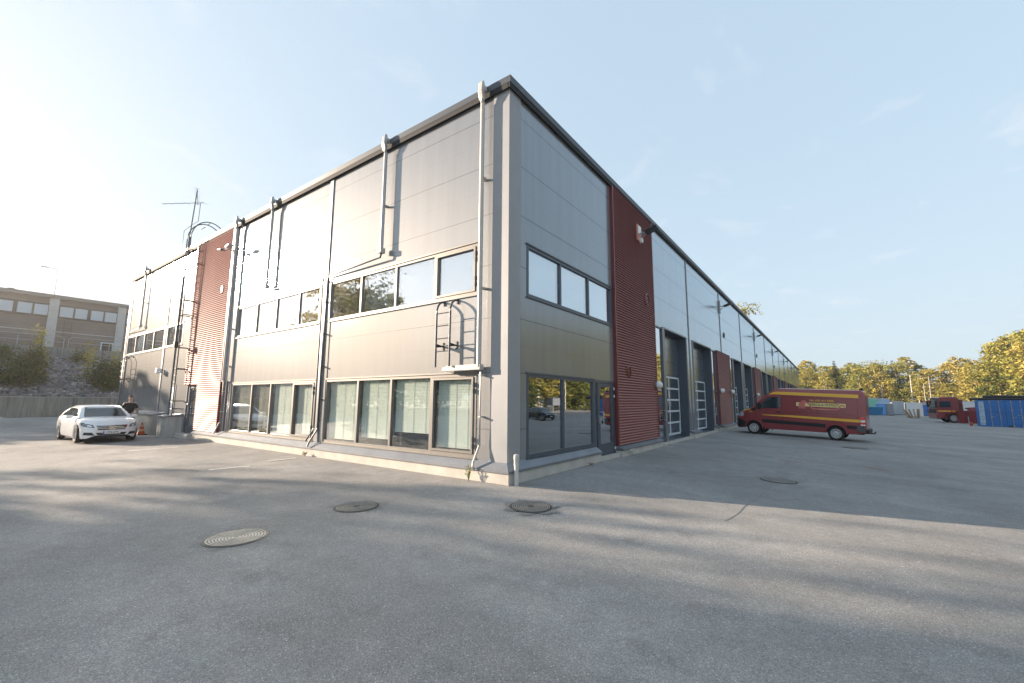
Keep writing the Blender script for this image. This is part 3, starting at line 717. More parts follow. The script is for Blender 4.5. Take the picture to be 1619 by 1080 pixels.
# ------------------------------------------------------------ corner standpipe, weeds, cone, covers
bz = G(.45, -.45); standp = mat('weathered_pale_plastic', (.52, .51, .49), .5, noise=.12, nscale=12)
t = thing('vent_standpipe', 'pale plastic vent pipe with cap standing at the building corner', 'pipe', (.245, -.005, bz-.02))
m = MB(); m.lathe([(.045, 0), (.045, .42)], n=18); m.build('pipe_shaft', standp, t, smooth=True)
m = MB(); m.lathe([(.052, .40), (.052, .53), (.058, .54), (.058, .60), (.05, .63), (.02, .64)], n=18); m.build('pipe_cap', standp, t, smooth=True)
leaf_y = mat('weed_leaf', (.35, .33, .05), .7, noise=.3, nscale=20)
leaf_g = mat('weed_leaf_green', (.10, .14, .03), .7, noise=.3, nscale=20)
def weed(x, y, label, n=16, h=.3, mt=None, out=(0, -1)):
    t = thing('weed_plant', label, 'weed', (x, y, G(x, y)), 0)
    s = MB(); l = MB()
    for i in range(n):
        a = rnd(0, 6.28); q = rnd(.02, .12); hh = h*rnd(.4, 1)
        e = Vector((math.cos(a)*q, math.sin(a)*q*.6, hh)); s.tube([(0, 0, 0), e*.5+Vector((0, 0, .02)), e], .003, 4)
        for k in range(3):
            c = e*rnd(.6, 1.05); u = Vector((rnd(-1, 1), rnd(-1, 1), rnd(-.4, .4))).normalized()*.022; v = Vector((rnd(-1, 1), rnd(-1, 1), rnd(-1, 1))).normalized()*.016
            l.face([c-u, c+v, c+u, c-v])
    s.build('stem', leaf_g, t); l.build('leaves', mt or leaf_y, t)
weed(-.80, -.26, 'small yellow green weed growing at the plinth under the thin pipe', 18, .34)
weed(-7.3, -.25, 'low dry brown tuft growing at plinth below the middle downpipe', 14, .14, mat('dry_leaf', (.32, .16, .06), .8))
weed(.24, 3.35, 'tiny dry weed on the plinth of the right facade', 8, .10, mat('dry_leaf_b', (.22, .14, .06), .8), )
t = thing('traffic_cone', 'orange and white traffic cone by the concrete base wall at left', 'cone', (-20.7, -.82, G(-20, -1)))
orange = mat('cone_orange', (.62, .07, .015), .5); 
m = MB(); m.box(-.2, .2, -.2, .2, 0, .045); m.build('cone_base', black_m, t, bevel=.02)
def ring(z0, z1): return [(.145-.23*(z0-.04)*.98+.0, z0), (.145-.23*(z1-.04)*.98, z1)]
m = MB()
for a, b, mi in ((.04, .17, 0), (.17, .27, 1), (.27, .38, 0), (.38, .47, 1), (.47, .56, 0)): m.lathe(ring(a, b), n=20, mi=mi)
m.build('cone_body', [orange, mat('cone_band', (.62, .38, .22), .5)], t, smooth=True)
iron = mat('cast_iron', (.24, .225, .205), .6, .15, noise=.25, nscale=20); iron_b = mat('cast_iron_dark', (.05, .048, .045), .7, .2)
patch_m = mat('asphalt_patch_dark', (.215, .208, .20), .9, noise=.35, nscale=35, bump=.5, bscale=160)
def cover(x, y, r, label, g_='round manhole covers in the yard', rim=True):
    n = Vector((G(x-.2, y)-G(x+.2, y), G(x, y-.2)-G(x, y+.2), .4)).normalized()
    t = thing('manhole_cover', label, 'manhole cover', (x, y, G(x, y)+.004), 0, g_); t.rotation_euler = n.to_track_quat('Z', 'Y').to_euler()
    q = MB(); c0 = [(x+math.cos(a)*r*rr*1.0, y+math.sin(a)*r*rr) for a, rr in [(2*math.pi*k/36, 1.28+.22*math.sin(k*1.3+x)+rnd(-.06, .06)) for k in range(36)]]
    for a, b in zip(c0, c0[1:]+c0[:1]): q.face([(x, y, G(x, y)+.002), (a[0], a[1], G(*a)+.002), (b[0], b[1], G(*b)+.002)])
    tag(q.build('asphalt_patch', patch_m), 'darker asphalt collar around a manhole cover', 'asphalt', kind='structure')
    m = MB(); m.lathe([(r*1.06, -.02), (r*1.06, .003), (r*.98, .004)], n=40); m.build('cover_frame', iron_b, t, smooth=True)
    m = MB(); k = 9
    m.lathe([(r*.97, .0), (r*.97, .007)], n=40, mi=1)
    for i in range(k):
        a = r*(.95-i*.1); 
        if a < .05: break
        prof = [(a, .006), (a, .010), (a-r*.05, .010), (a-r*.05, .006)]
        rings = []
        for q, h in prof:
            rr = []
            for j in range(40): g2 = 2*math.pi*j/40; rr.append(len(m.v)); m.v.append((q*math.cos(g2), q*math.sin(g2), h))
            rings.append(rr)
        for A, B in zip(rings, rings[1:]):
            for j in range(40): m.f.append((A[j], A[(j+1) % 40], B[(j+1) % 40], B[j])); m.m.append(0)
    m.build('cover_lid', [iron, iron_b], t)
cover(-.78, -4.72, .35, 'round ribbed iron manhole cover nearest the camera, left of centre')
cover(-.85, -2.92, .33, 'round ribbed iron manhole cover in the middle, half in sun')
cover(1.36, -1.16, .33, 'round ribbed iron manhole cover in front of the building corner')
cover(4.34, 4.87, .36, 'round iron manhole cover set in a dark asphalt patch right of corner', None)
cover(6.15, 16.25, .42, 'dark rusty manhole cover on asphalt behind the red van', None)
# painted marks
pw = mat('worn_white_paint', (.62, .60, .56), .8, noise=.35, nscale=9); po = mat('faded_orange_paint', (.30, .13, .10), .85, noise=.3, nscale=8)
tar = mat('bitumen_seal', (.17, .168, .165), .6, noise=.3, nscale=10)
def mark(pts, wd, mt, label, name='painted_line', dz=.004, cat='road marking', jag=0, group=None):
    m = MB(); P = []
    for a, b in zip(pts, pts[1:]):
        n = max(1, int(math.dist(a, b)/.4))
        for i in range(n): P.append((a[0]+(b[0]-a[0])*i/n, a[1]+(b[1]-a[1])*i/n))
    P.append(pts[-1]); L = []
    for i, p in enumerate(P):
        q = P[min(i+1, len(P)-1)]; o_ = P[max(i-1, 0)]; d = Vector((q[0]-o_[0], q[1]-o_[1])).normalized(); nx, ny = -d.y, d.x
        j = rnd(-jag, jag) if jag else 0; w2 = wd/2*(1+rnd(-.3, .3)*(1 if jag else 0))
        L.append(((p[0]+nx*(w2+j), p[1]+ny*(w2+j)), (p[0]-nx*(w2-j), p[1]-ny*(w2-j))))
    for (a, b), (c, d) in zip(L, L[1:]): m.face([(x, y, G(x, y)+dz) for x, y in (a, b, d, c)])
    o = m.build(name, mt)
    if cat == 'structure': return tag(o, label, 'asphalt', kind='structure')
    return tag(o, label, cat, group)
mark([(-13.4, -2.95), (-13.3, -1.6)], .13, pw, 'short worn white line on asphalt near the white car')
mark([(-6.93, -2.87), (-6.7, -2.04)], .11, pw, 'short worn white line nearer the camera below the middle windows')
mark([(-7.17, -1.35), (-7.15, -.60)], .11, pw, 'short worn white line next to the plinth below the middle windows')
mark([(4.31, 14), (4.22, 8.0), (4.2, 6.4), (4.28, 5.3)], .025, tar, 'sealed crack in the asphalt', 'asphalt_crack', .003, 'structure', jag=.02)
mark([(4.3, 4.45), (4.24, 3.3), (4.18, 2.2), (4.1, 1.0), (4.03, .2)], .02, tar, 'sealed crack in the asphalt', 'asphalt_crack', .003, 'structure', jag=.02)
mark([(3.98, 9.1), (4.73, 8.86)], .10, po, 'faded orange paint stroke left of the manhole patch', 'painted_line', .005)
mark([(6.1, 9.55), (6.7, 9.08)], .10, po, 'faded orange paint stroke right of the manhole patch', 'painted_line', .005)

# ------------------------------------------------------------ vehicles
def hit(bvh, o, d):
    h = bvh.ray_cast(Vector(o), Vector(d)); return h[0]
def patch(bvh, quad, axis, n, mm, eps, m, mi=0, far=5):
    """quad: 4 corners (a,b) in the plane seen along the axis; projected on to the body"""
    sgn, ax = axis
    def P(a, b):
        if ax == 'X': o, d = (sgn*far, a, b), (-sgn, 0, 0)
        elif ax == 'Y': o, d = (a, sgn*far, b), (0, -sgn, 0)
        h = hit(bvh, o, d)
        if h is None: return None
        return h+Vector(o).__class__((sgn*eps, 0, 0) if ax == 'X' else (0, sgn*eps, 0))
    Gd = []
    for i in range(n+1):
        row = []
        for j in range(mm+1):
            s, t = i/n, j/mm; q = quad
            a = (q[0][0]*(1-s)+q[1][0]*s)*(1-t)+(q[3][0]*(1-s)+q[2][0]*s)*t
            b = (q[0][1]*(1-s)+q[1][1]*s)*(1-t)+(q[3][1]*(1-s)+q[2][1]*s)*t
            row.append(P(a, b))
        Gd.append(row)
    for i in range(n):
        for j in range(mm):
            q = [Gd[i][j], Gd[i+1][j], Gd[i+1][j+1], Gd[i][j+1]]
            if all(q): m.face(q, mi)
def poly_patch(bvh, poly, sgn, eps, m, mi=0, cell=.09):
    """polygon in (x,z) on the side of a body, cut in columns"""
    xs = [p[0] for p in poly]; x0, x1 = min(xs), max(xs); n = max(2, int((x1-x0)/cell)); cols = []
    brk = sorted(set([x0+(x1-x0)*i/n for i in range(n+1)]+xs))
    def span(x):
        zs = []
        for (a, b), (c, d) in zip(poly, poly[1:]+poly[:1]):
            if abs(a-c) < 1e-9:
                if abs(a-x) < 1e-6: zs += [b, d]
            elif min(a, c)-1e-9 <= x <= max(a, c)+1e-9: zs.append(b+(d-b)*(x-a)/(c-a))
        return (min(zs), max(zs)) if zs else None
    K = 5
    for x in brk:
        xx = min(max(x, x0+1e-5), x1-1e-5); s = span(xx)
        col = []
        for k in range(K+1):
            h = hit(bvh, (x, sgn*5, s[0]+(s[1]-s[0])*k/K), (0, -sgn, 0)); col.append(h+Vector((0, sgn*eps, 0)) if h else None)
        cols.append(col)
    for a, b in zip(cols, cols[1:]):
        for k in range(K):
            q = [a[k], b[k], b[k+1], a[k+1]]
            if all(q): m.face(q, mi)
def bvh_of(mb): return BVHTree.FromPolygons([Vector(v) for v in mb.v], [f for f in mb.f])
def interp(tab, x):
    if x <= tab[0][0]: return tab[0][1]
    for (a, b), (c, d) in zip(tab, tab[1:]):
        if x <= c: return b+(d-b)*(x-a)/(c-a)
    return tab[-1][1]
chrome = mat('chrome', (.75, .76, .78), .12, 1.0); alloy = mat('alloy_rim', (.45, .46, .48), .28, .85)
lens = mat('lamp_lens', (.50, .52, .55), .08, .2, .9); lens_d = mat('headlamp_dark', (.10, .11, .13), .1, .3, .9)
plast = mat('black_plastic', (.016, .016, .018), .6); red_l = mat('red_lens', (.62, .02, .015), .15, 0, .8, coat=.5)
amber = mat('amber_lens', (.75, .22, .02), .2, coat=.4)
plate_m = mat('number_plate', (.74, .74, .72), .5); plate_b = mat('plate_blue', (.02, .10, .42), .5); ink = mat('plate_ink', (.02, .02, .02), .6)
def wheel(par, x, y, r, wd, rim_m, spokes=10, steel=False, name='wheel'):
    s = 1 if y > 0 else -1
    t = bpy.data.objects.new(name, None); C.objects.link(t); t.parent = par; t.location = (x, y, r)
    m = MB(); h = wd/2
    m.lathe([(r*.66, -h*.9), (r*.9, -h), (r*.985, -h*.8), (r, -h*.4), (r, h*.4), (r*.985, h*.8), (r*.9, h), (r*.66, h*.9)], axis='Y', n=32, cap=False)
    tm = MB(); tm.lathe([(r*.655, -h*.85), (r*.655, h*.85)], axis='Y', n=24)
    m.build('tyre', rubber, t, smooth=True)
    k = MB(); f = s*h
    k.lathe([(r*.67, f*.88), (r*.67, f*.95), (r*.60, f*.9), (r*.585, f*.5)], axis='Y', n=32, cap=False)
    if steel:
        k.lathe([(r*.58, f*.5), (r*.5, f*.72), (r*.40, f*.78), (r*.30, f*.55), (r*.24, f*.7), (r*.12, f*.85), (.01, f*.86)], axis='Y', n=24)
        for i in range(8):
            a = i*math.pi/4; k.lathe([(.024, f*.80), (.024, f*.70)], c=(math.cos(a)*r*.45, 0, math.sin(a)*r*.45), axis='Y', n=8, mi=1)
    else:
        k.lathe([(r*.15, f*.55), (r*.14, f*.82), (.01, f*.84)], axis='Y', n=14)
        for i in range(spokes):
            a = 2*math.pi*i/spokes; d = Vector((math.cos(a), 0, math.sin(a))); q = Vector((-math.sin(a), 0, math.cos(a)))
            k.obox(d*r*.36+Vector((0, f*.72, 0)), d*r*.25, q*r*.032, Vector((0, .012, 0)))
    k.build('rim', [rim_m, plast], t, smooth=True)
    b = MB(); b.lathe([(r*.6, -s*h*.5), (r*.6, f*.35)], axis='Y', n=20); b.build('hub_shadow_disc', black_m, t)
    return t
def text_mesh(txt, size, name, mt, parent, mtx, ext=.002, bold=0):
    cu = bpy.data.curves.new(name, 'FONT'); cu.body = txt; cu.size = size; cu.align_x = 'CENTER'; cu.align_y = 'CENTER'; cu.extrude = ext; cu.offset = bold
    o = bpy.data.objects.new('tmp', cu); C.objects.link(o); dg = bpy.context.evaluated_depsgraph_get()
    me = bpy.data.meshes.new_from_object(o.evaluated_get(dg)); bpy.data.objects.remove(o)
    me.materials.clear(); me.materials.append(mt); me.transform(mtx)
    q = bpy.data.objects.new(name, me); C.objects.link(q); q.parent = parent; return q

def make_car(label, paint, loc, rz, plate=None):
    t = thing('parked_car', label, 'car', loc, rz)
    xa = (1.42, -1.42); R_A = .365
    top = [(-2.46, .62), (-2.44, .84), (-2.3, .99), (-1.9, 1.05), (-1.2, 1.0), (.9, .985), (1.15, .97), (1.7, .90), (2.02, .80), (2.14, .70), (2.20, .60)]
    half = [(-2.46, .58), (-2.40, .74), (-2.2, .84), (-1.6, .895), (0, .905), (1.2, .90), (1.7, .87), (1.95, .80), (2.08, .70), (2.16, .58), (2.20, .48)]
    bot = [(-2.46, .42), (-2.2, .28), (-1.9, .2), (1.9, .18), (2.1, .20), (2.20, .30)]
    xs = [-2.46, -2.43, -2.38, -2.3, -2.2, -2.05]+[-1.95+.05*i for i in range(78)]+[1.98, 2.03, 2.08, 2.12, 2.16, 2.19, 2.20]
    m = MB(); secs = []
    for x in sorted(set(round(v, 3) for v in xs)):
        w_ = interp(half, x); zt = interp(top, x); zb = interp(bot, x)
        for a in xa:
            if abs(x-a) < R_A: zb = max(zb, .325+math.sqrt(R_A**2-(x-a)**2)*.98)
        zb0 = zb; H = zt-zb
        L = [(w_*.955, zb), (w_*.99, zb+H*.18), (w_, zb+H*.38), (w_*.995, zb+H*.58), (w_*.965, zb+H*.80), (w_*.90, zt-.035), (w_*.78, zt), (w_*.4, zt+.022), (0, zt+.028)]
        secs.append([(x, -y, z) for y, z in L]+[(x, y, z) for y, z in reversed(L[:-1])])
    m.loft(secs)
    body = m.build('body', paint, t, smooth=True); bv = bvh_of(m)
    # greenhouse
    gm = MB(); secs = []
    roof = [(-2.15, 1.02), (-1.75, 1.20), (-1.3, 1.34), (-.7, 1.425), (-.1, 1.44), (.35, 1.40), (.6, 1.32), (.95, 1.12), (1.22, .975)]
    gx = [-2.15, -1.95, -1.75, -1.5, -1.3, -1.0, -.7, -.4, -.1, .15, .35, .6, .8, .95, 1.1, 1.22]
    for x in gx:
        zt = interp(roof, x); zb = .95; wb = interp(half, x)*.90; H = zt-zb; wt = wb-H*.42
        L = [(wb, zb), (wb-H*.16, zb+H*.4), (wb-H*.30, zb+H*.8), (wt*.96, zt-.02*(H/.5)), (wt*.7, zt+.0), (0, zt+.012)]
        secs.append([(x, -y, z) for y, z in L]+[(x, y, z) for y, z in reversed(L[:-1])])
    gm.loft(secs); gm.build('cabin', paint, t, smooth=True); gv = bvh_of(gm)
    q = MB(); patch(gv, [(-.66, .985), (.66, .985), (.54, 1.355), (-.54, 1.355)], (1, 'X'), 14, 8, .008, q); q.build('windscreen', glass_car, t, smooth=True)
    q = MB(); patch(gv, [(-.62, 1.06), (.62, 1.06), (.46, 1.32), (-.46, 1.32)], (-1, 'X'), 10, 6, .008, q); q.build('rear_window', glass_car, t, smooth=True)
    for s in (-1, 1):
        q = MB(); poly_patch(gv, [(.98, .995), (.30, 1.34), (-.02, 1.37), (-.02, .995)], s, .008, q)
        poly_patch(gv, [(-.08, .995), (-.08, 1.37), (-.75, 1.345), (-1.02, 1.27), (-1.05, .995)], s, .008, q)
        poly_patch(gv, [(-1.10, .998), (-1.10, 1.24), (-1.62, 1.06), (-1.68, .998)], s, .008, q)
        q.build('side_window', glass_car, t, smooth=True)
        q = MB(); c = Vector((.78, s*.99, .985)); q.obox(c, (.06, 0, 0), (.0, .10, 0), (0, 0, .065)); q.box(.72, .82, min(s*.86, s*.94), max(s*.86, s*.94), .93, .97)
        mo = q.build('door_mirror', paint, t, bevel=.03, smooth=True)
        q = MB()
        for x0 in (.98, -.05, -1.08): patch(bv, [(x0, .30), (x0+.012, .30), (x0+.012, .95), (x0, .95)], (s, 'Y'), 1, 8, .003, q)
        patch(bv, [(-1.0, .20), (1.0, .20), (1.0, .23), (-1.0, .23)], (s, 'Y'), 10, 1, .004, q); q.build_each('door_gap', plast, t)
        q = MB()
        for x0 in (.15, -.90):
            h = hit(bv, (x0, s*5, .80), (0, -s, 0)); q.obox(h+Vector((0, s*.015, 0)), (.11, 0, 0), (0, .015, 0), (0, 0, .014))
        q.build('door_handle', paint, t, bevel=.008)
        q = MB(); patch(bv, [(s*.50, .585), (s*.80, .64), (s*.86, .79), (s*.56, .70)], (1, 'X'), 10, 5, .006, q); hl = q.build('headlight', lens_d, t, smooth=True)
        q = MB(); patch(bv, [(s*.57, .625), (s*.70, .65), (s*.71, .70), (s*.60, .68)], (1, 'X'), 5, 3, .012, q); patch(bv, [(s*.54, .69), (s*.86, .785), (s*.86, .797), (s*.54, .703)], (1, 'X'), 6, 1, .012, q); q.build('lamp_reflector', chrome, hl)
        q = MB(); patch(bv, [(s*.48, .30), (s*.78, .32), (s*.76, .42), (s*.56, .41)], (1, 'X'), 8, 3, .006, q); q.build('air_intake', plast, t)
        q = MB(); patch(bv, [(s*.55, .72), (s*.76, .72), (s*.76, .88), (s*.55, .88)], (-1, 'X'), 5, 3, .006, q); q.build('tail_light', red_l, t)
    q = MB(); patch(bv, [(-.40, .50), (.40, .50), (.47, .685), (-.47, .685)], (1, 'X'), 12, 4, .006, q); gr = q.build('grille', plast, t)
    q = MB()
    for z in (.545, .605, .665): patch(bv, [(-.43, z), (.43, z), (.43, z+.018), (-.43, z+.018)], (1, 'X'), 10, 1, .014, q)
    for y0, y1, z0, z1 in ((-.47, -.455, .50, .685), (.455, .47, .5, .685)): patch(bv, [(y0*.88, z0), (y1*.88, z0), (y1, z1), (y0, z1)], (1, 'X'), 1, 3, .014, q)
    q.build('grille_bar', chrome, gr)
    h = hit(bv, (5, 0, .595), (-1, 0, 0)); q = MB(); X = h.x+.02
    n = 28
    for i in range(n):
        a, b = 2*math.pi*i/n, 2*math.pi*(i+1)/n; f = lambda an, rr: (X, math.cos(an)*rr, .595+math.sin(an)*rr)
        q.face([f(a, .092), f(b, .092), f(b, .078), f(a, .078)])
        q.face([f(a, .092), f(b, .092), (X-.02, math.cos(b)*.092, .595+math.sin(b)*.092), (X-.02, math.cos(a)*.092, .595+math.sin(a)*.092)])
    for k in range(3):
        a = math.pi/2+k*2*math.pi/3; d = Vector((0, math.cos(a), math.sin(a))); p = Vector((0, -math.sin(a), math.cos(a))); c0 = Vector((X+.002, 0, .595))
        q.face([c0+d*.084, c0+p*.013, c0-p*.013])
    q.build('star_emblem', chrome, gr)
    q = MB(); patch(bv, [(-.36, .26), (.36, .26), (.46, .40), (-.46, .40)], (1, 'X'), 8, 3, .006, q); q.build('lower_intake', plast, t)
    h = hit(bv, (5, 0, .40), (-1, 0, 0)); X = h.x+.012
    q = MB(); q.box(X, X+.012, -.26, .26, .35, .46); pl = q.build('number_plate', plate_m, t)
    q = MB(); q.box(X+.012, X+.014, -.255, -.215, .355, .455); q.build('plate_band', plate_b, pl)
    if plate: text_mesh(plate, .098, 'plate_number', ink, pl, Matrix.Translation((X+.014, .02, .405)) @ Matrix(((0, 0, 1), (1, 0, 0), (0, 1, 0))).to_4x4(), .001, .001)
    q = MB(); q.box(-2.25, 2.0, -.74, .74, .22, .62); q.box(2.0, 2.16, -.5, .5, .22, .5); q.build('underbody', plast, t)
    for x in xa:
        for y in (.79, -.79): wheel(t, x, y, .325, .215, alloy, 10)
    for x in xa:
        pass
    return t
white_car = mat('white_car_paint', (.78, .79, .80), .22, 0, .5, coat=.6)
glass_car = mat('car_glass', (.03, .04, .045), .04, 0, 1.0)
make_car('white saloon car with star grille parked in front of the left facade', white_car, (-19.53, -2.61, G(-19, -2.6)), .018, 'CPX-696')
make_car('dark blue grey car parked right of the view, mirrored in the ground floor window', mat('dark_car_paint', (.02, .025, .035), .2, .2, coat=.8), (22.3, 36.5, G(22, 36)), R(200), None)

def make_van():
    t = thing('panel_van', 'dark red high panel van with yellow stripes and banner, nose to the building', 'van', (3.85, 21.03, -.01), 3.02)
    zl, zr = G(1.9, 21), G(5.7, 21); t.rotation_euler = (0, math.atan2(zl-zr, 3.8)*-1, 3.02); t.location.z = (zl+zr)/2
    red = mat('van_red_paint', (.27, .045, .047), .3, 0, .5, coat=.5, noise=.06, nscale=2); yel = mat('van_yellow', (.85, .46, .05), .45); pale = mat('banner_yellow', (.85, .70, .28), .5)
    pink = mat('logo_red', (.62, .17, .14), .5); maroon = mat('letter_maroon', (.10, .012, .02), .5)
    bw = plast
    xa = (1.8325, -1.8325); RA = .40
    top = [(-3.02, 2.30), (-2.98, 2.42), (-2.85, 2.50), (.6, 2.53), (.85, 2.47), (1.1, 2.30), (1.4, 2.03), (1.95, 1.47), (2.15, 1.38), (2.45, 1.25), (2.66, 1.08), (2.76, .90), (2.80, .62)]
    half = [(-3.02, .90), (-2.95, .95), (-2.7, .975), (2.0, .985), (2.3, .95), (2.52, .86), (2.70, .72), (2.77, .60), (2.80, .50)]
    botz = [(-3.02, .46), (-2.5, .36), (2.4, .32), (2.6, .28), (2.80, .34)]
    xs = [-3.02, -3.0, -2.98, -2.92, -2.85, -2.75, -2.6, -2.45]+[-2.3+.05*i for i in range(19)]+[-1.2+.3*i for i in range(9)]+[1.35+.05*i for i in range(21)]+[2.42, 2.5, 2.58, 2.64, 2.7, 2.74, 2.77, 2.80]
    m = MB(); secs = []
    for x in sorted(set(round(v, 3) for v in xs)):
        w_ = interp(half, x); zt = interp(top, x); zb = interp(botz, x)
        for a in xa:
            if abs(x-a) < RA: zb = max(zb, .345+math.sqrt(RA**2-(x-a)**2))
        def wz(z): return w_*(1-.0*z) if z < 1.25 else w_*(1-.095*((z-1.25)/1.2)**1.15)
        L = []
        for f in (0, .07, .18, .32, .46, .6, .72, .83, .91, .955):
            z = zb+(zt-zb)*f; y = wz(z)*(.965 if f == 0 else .99 if f < .1 else 1); 
            if f > .9: y *= .975 if f < .95 else .93
            L.append((y, z))
        e = wz(zt); L += [(e*.86, zt-.012), (e*.6, zt+.01), (0, zt+.02)]
        secs.append([(x, -y, z) for y, z in L]+[(x, y, z) for y, z in reversed(L[:-1])])
    m.loft(secs); m.build('body', red, t, smooth=True); bv = bvh_of(m)
    wsm = MB(); patch(bv, [(-.80, 1.53), (.80, 1.53), (.68, 2.24), (-.68, 2.24)], (1, 'X'), 12, 10, .008, wsm); wsm.build('windscreen', glass_car, t, smooth=True)
    for s in (1, -1):
        q = MB(); poly_patch(bv, [(1.70, 1.42), (1.24, 1.92), (1.10, 2.03), (.60, 2.07), (.52, 2.0), (.52, 1.55), (.70, 1.46)], s, .008, q); sw = q.build('side_window', glass_car, t, smooth=True)
        q = MB(); poly_patch(bv, [(1.42, 1.44), (1.385, 1.44), (1.20, 1.90), (1.23, 1.90)], s, .012, q); q.build('window_post', plast, sw)
        q = MB(); poly_patch(bv, [(1.98, 1.42), (1.74, 1.42), (1.72, 1.42), (1.76, 1.28), (1.92, 1.26)], s, .006, q); q.build('mirror_base', plast, t)
        q = MB(); q.obox((1.55, s*1.10, 1.55), (.07, 0, 0), (.02, .09, 0), (0, 0, .17)); q.box(1.52, 1.59, min(s*.93, s*1.06), max(s*.93, s*1.06), 1.38, 1.43); q.build('door_mirror', plast, t, bevel=.03)
        q = MB(); poly_patch(bv, [(-2.77, 2.28), (.72, 2.35), (.90, 2.31), (1.12, 2.17), (.80, 2.20), (-2.77, 2.11)], s, .004, q); q.build('yellow_stripe', yel, t, smooth=True); q = MB()
        poly_patch(bv, [(-2.82, .94), (-2.82, 1.08), (.0, 1.12), (1.35, 1.09), (1.45, 1.075), (1.35, 1.055), (.0, 1.02)], s, .004, q); q.build('yellow_stripe', yel, t, smooth=True)
        q = MB(); poly_patch(bv, [(-1.42, .60), (-1.42, .78), (1.40, .84), (1.42, .67)], s, .018, q); poly_patch(bv, [(-2.28, .62), (-2.28, .78), (-2.9, .78), (-2.9, .62)], s, .018, q); q.build('rub_strip', plast, t)
        q = MB(); poly_patch(bv, [(2.24, .30), (2.24, .66), (2.5, .76), (2.74, .80), (2.79, .62), (2.78, .36)], s, .012, q); q.build('bumper_corner', plast, t)
        q = MB(); poly_patch(bv, [(-2.66, .48), (-2.66, .78), (-2.98, .78), (-2.98, .50)], s, .02, q); q.build('rear_bumper_corner', mat('grey_plastic', (.09, .095, .10), .6) if s == 1 else plast, t)
        q = MB()
        for x0 in (1.72, .45, -1.10, -2.72): patch(bv, [(x0, .42), (x0+.014, .42), (x0+.014, 2.36 if x0 < 1 else 1.25), (x0, 2.36 if x0 < 1 else 1.25)], (s, 'Y'), 1, 10, .003, q)
        for (a, b, c, d) in ((.40, -1.0, 2.07, 2.08), (-1.15, -2.6, 2.05, 2.06), (.40, -2.6, 1.28, 1.292)): patch(bv, [(b, c), (a, c), (a, d), (b, d)], (s, 'Y'), 8, 1, .003, q)
        q.build('panel_gap', mat('panel_gap_red', (.05, .006, .008), .6) if s == 1 else plast, t)
        q = MB()
        for x0 in (.62, ): 
            h = hit(bv, (x0, s*5, 1.27), (0, -s, 0)); q.obox(h+Vector((0, s*.012, 0)), (.10, 0, 0), (0, .014, 0), (0, 0, .03))
        q.build('door_handle', plast, t, bevel=.01)
        q = MB(); poly_patch(bv, [(-2.80, .74), (-2.78, 1.22), (-2.99, 1.22), (-2.99, .74)], s, .006, q, cell=.05); tl = q.build('tail_light', red_l, t)
        q = MB(); poly_patch(bv, [(-2.81, .80), (-2.81, .86), (-2.985, .86), (-2.985, .80)], s, .011, q, cell=.05); poly_patch(bv, [(-2.81, .96), (-2.81, 1.06), (-2.985, 1.06), (-2.985, .96)], s, .011, q, cell=.05); q.build('white_lens', white_pl, tl)
        q = MB(); poly_patch(bv, [(2.36, .95), (2.34, 1.12), (2.50, 1.19), (2.66, 1.04), (2.62, .92)], s, .008, q, cell=.04); q.build('headlight', lens, t, smooth=True)
        q = MB(); poly_patch(bv, [(2.00, 1.34), (2.06, 1.385), (2.45, 1.24), (2.68, 1.05), (2.62, 1.08), (2.40, 1.22)], s, .006, q, cell=.05); q.build('bonnet_flash', yel, t)
        for a in xa:                                       # wheel-arch lips
            q = MB(); P = []
            for k in range(15):
                g_ = math.pi*k/14; P.append((a+math.cos(g_)*.43, .345+math.sin(g_)*.43))
            pts = []
            for (x, z) in P:
                h = hit(bv, (x, s*5, max(z, .42)), (0, -s, 0)); pts.append(((h.x, s*.985, z)))
            q.tube(pts, .022, 6); q.build('wheel_arch', red, t, smooth=True)
    # banner and lettering on the side the camera sees (and on the other)
    s = 1; 
    def side_pt(x, z, e=.006): h = hit(bv, (x, s*5, z), (0, -s, 0)); return h+Vector((0, s*e, 0))
    q = MB(); BX0, BX1, BZ0, BZ1 = -.19, -2.27, 1.62, 1.815
    poly_patch(bv, [(BX0, BZ0+.02), (BX0-.02, BZ0), (BX1+.02, BZ0), (BX1, BZ0+.02), (BX1, BZ1-.02), (BX1+.02, BZ1), (BX0-.02, BZ1), (BX0, BZ1-.02)], s, .006, q); q.build('banner', pale, t)
    def on_side(txt, x, z, size, name, mt, sx=1, e=.010, bold=0):
        p = side_pt(x, z, e); n = side_pt(x, z+.1, e)-side_pt(x, z-.1, e); n.normalize()
        Mx = Matrix(((-1*sx, 0, 0), (0, n.y, 1), (0, n.z, 0))).to_4x4()
        return text_mesh(txt, size, name, mt, t, Matrix.Translation(p) @ Mx, .001, bold)
    on_side('24h (09) 414 4088', -1.28, 1.93, .135, 'phone_lettering', yel, 1.02, bold=.002)
    on_side('EEROLA-YHTIÖT', -1.40, 1.718, .165, 'company_lettering', maroon, .98, bold=.003)
    on_side('www.eerola-yhtiot.fi', -1.38, 1.495, .055, 'web_lettering', pale, 1, e=.016)
    on_side('212', 1.98, 1.22, .12, 'number_lettering', yel, 1, e=.012, bold=.003)
    q = MB()                                              # trunk that turns into a pipe under the banner
    def strip(P, wd, e):
        P = [(-.19+(p[0]+.22)*1.09, p[1]-.035) for p in P]
        L = []
        for i, p in enumerate(P):
            a = P[max(i-1, 0)]; b = P[min(i+1, len(P)-1)]; d = Vector((b[0]-a[0], b[1]-a[1])).normalized(); nn = (-d.y*wd/2, d.x*wd/2)
            L.append((side_pt(p[0]+nn[0], p[1]+nn[1], e), side_pt(p[0]-nn[0], p[1]-nn[1], e)))
        for (a, b), (c, d) in zip(L, L[1:]): q.face([a, b, d, c])
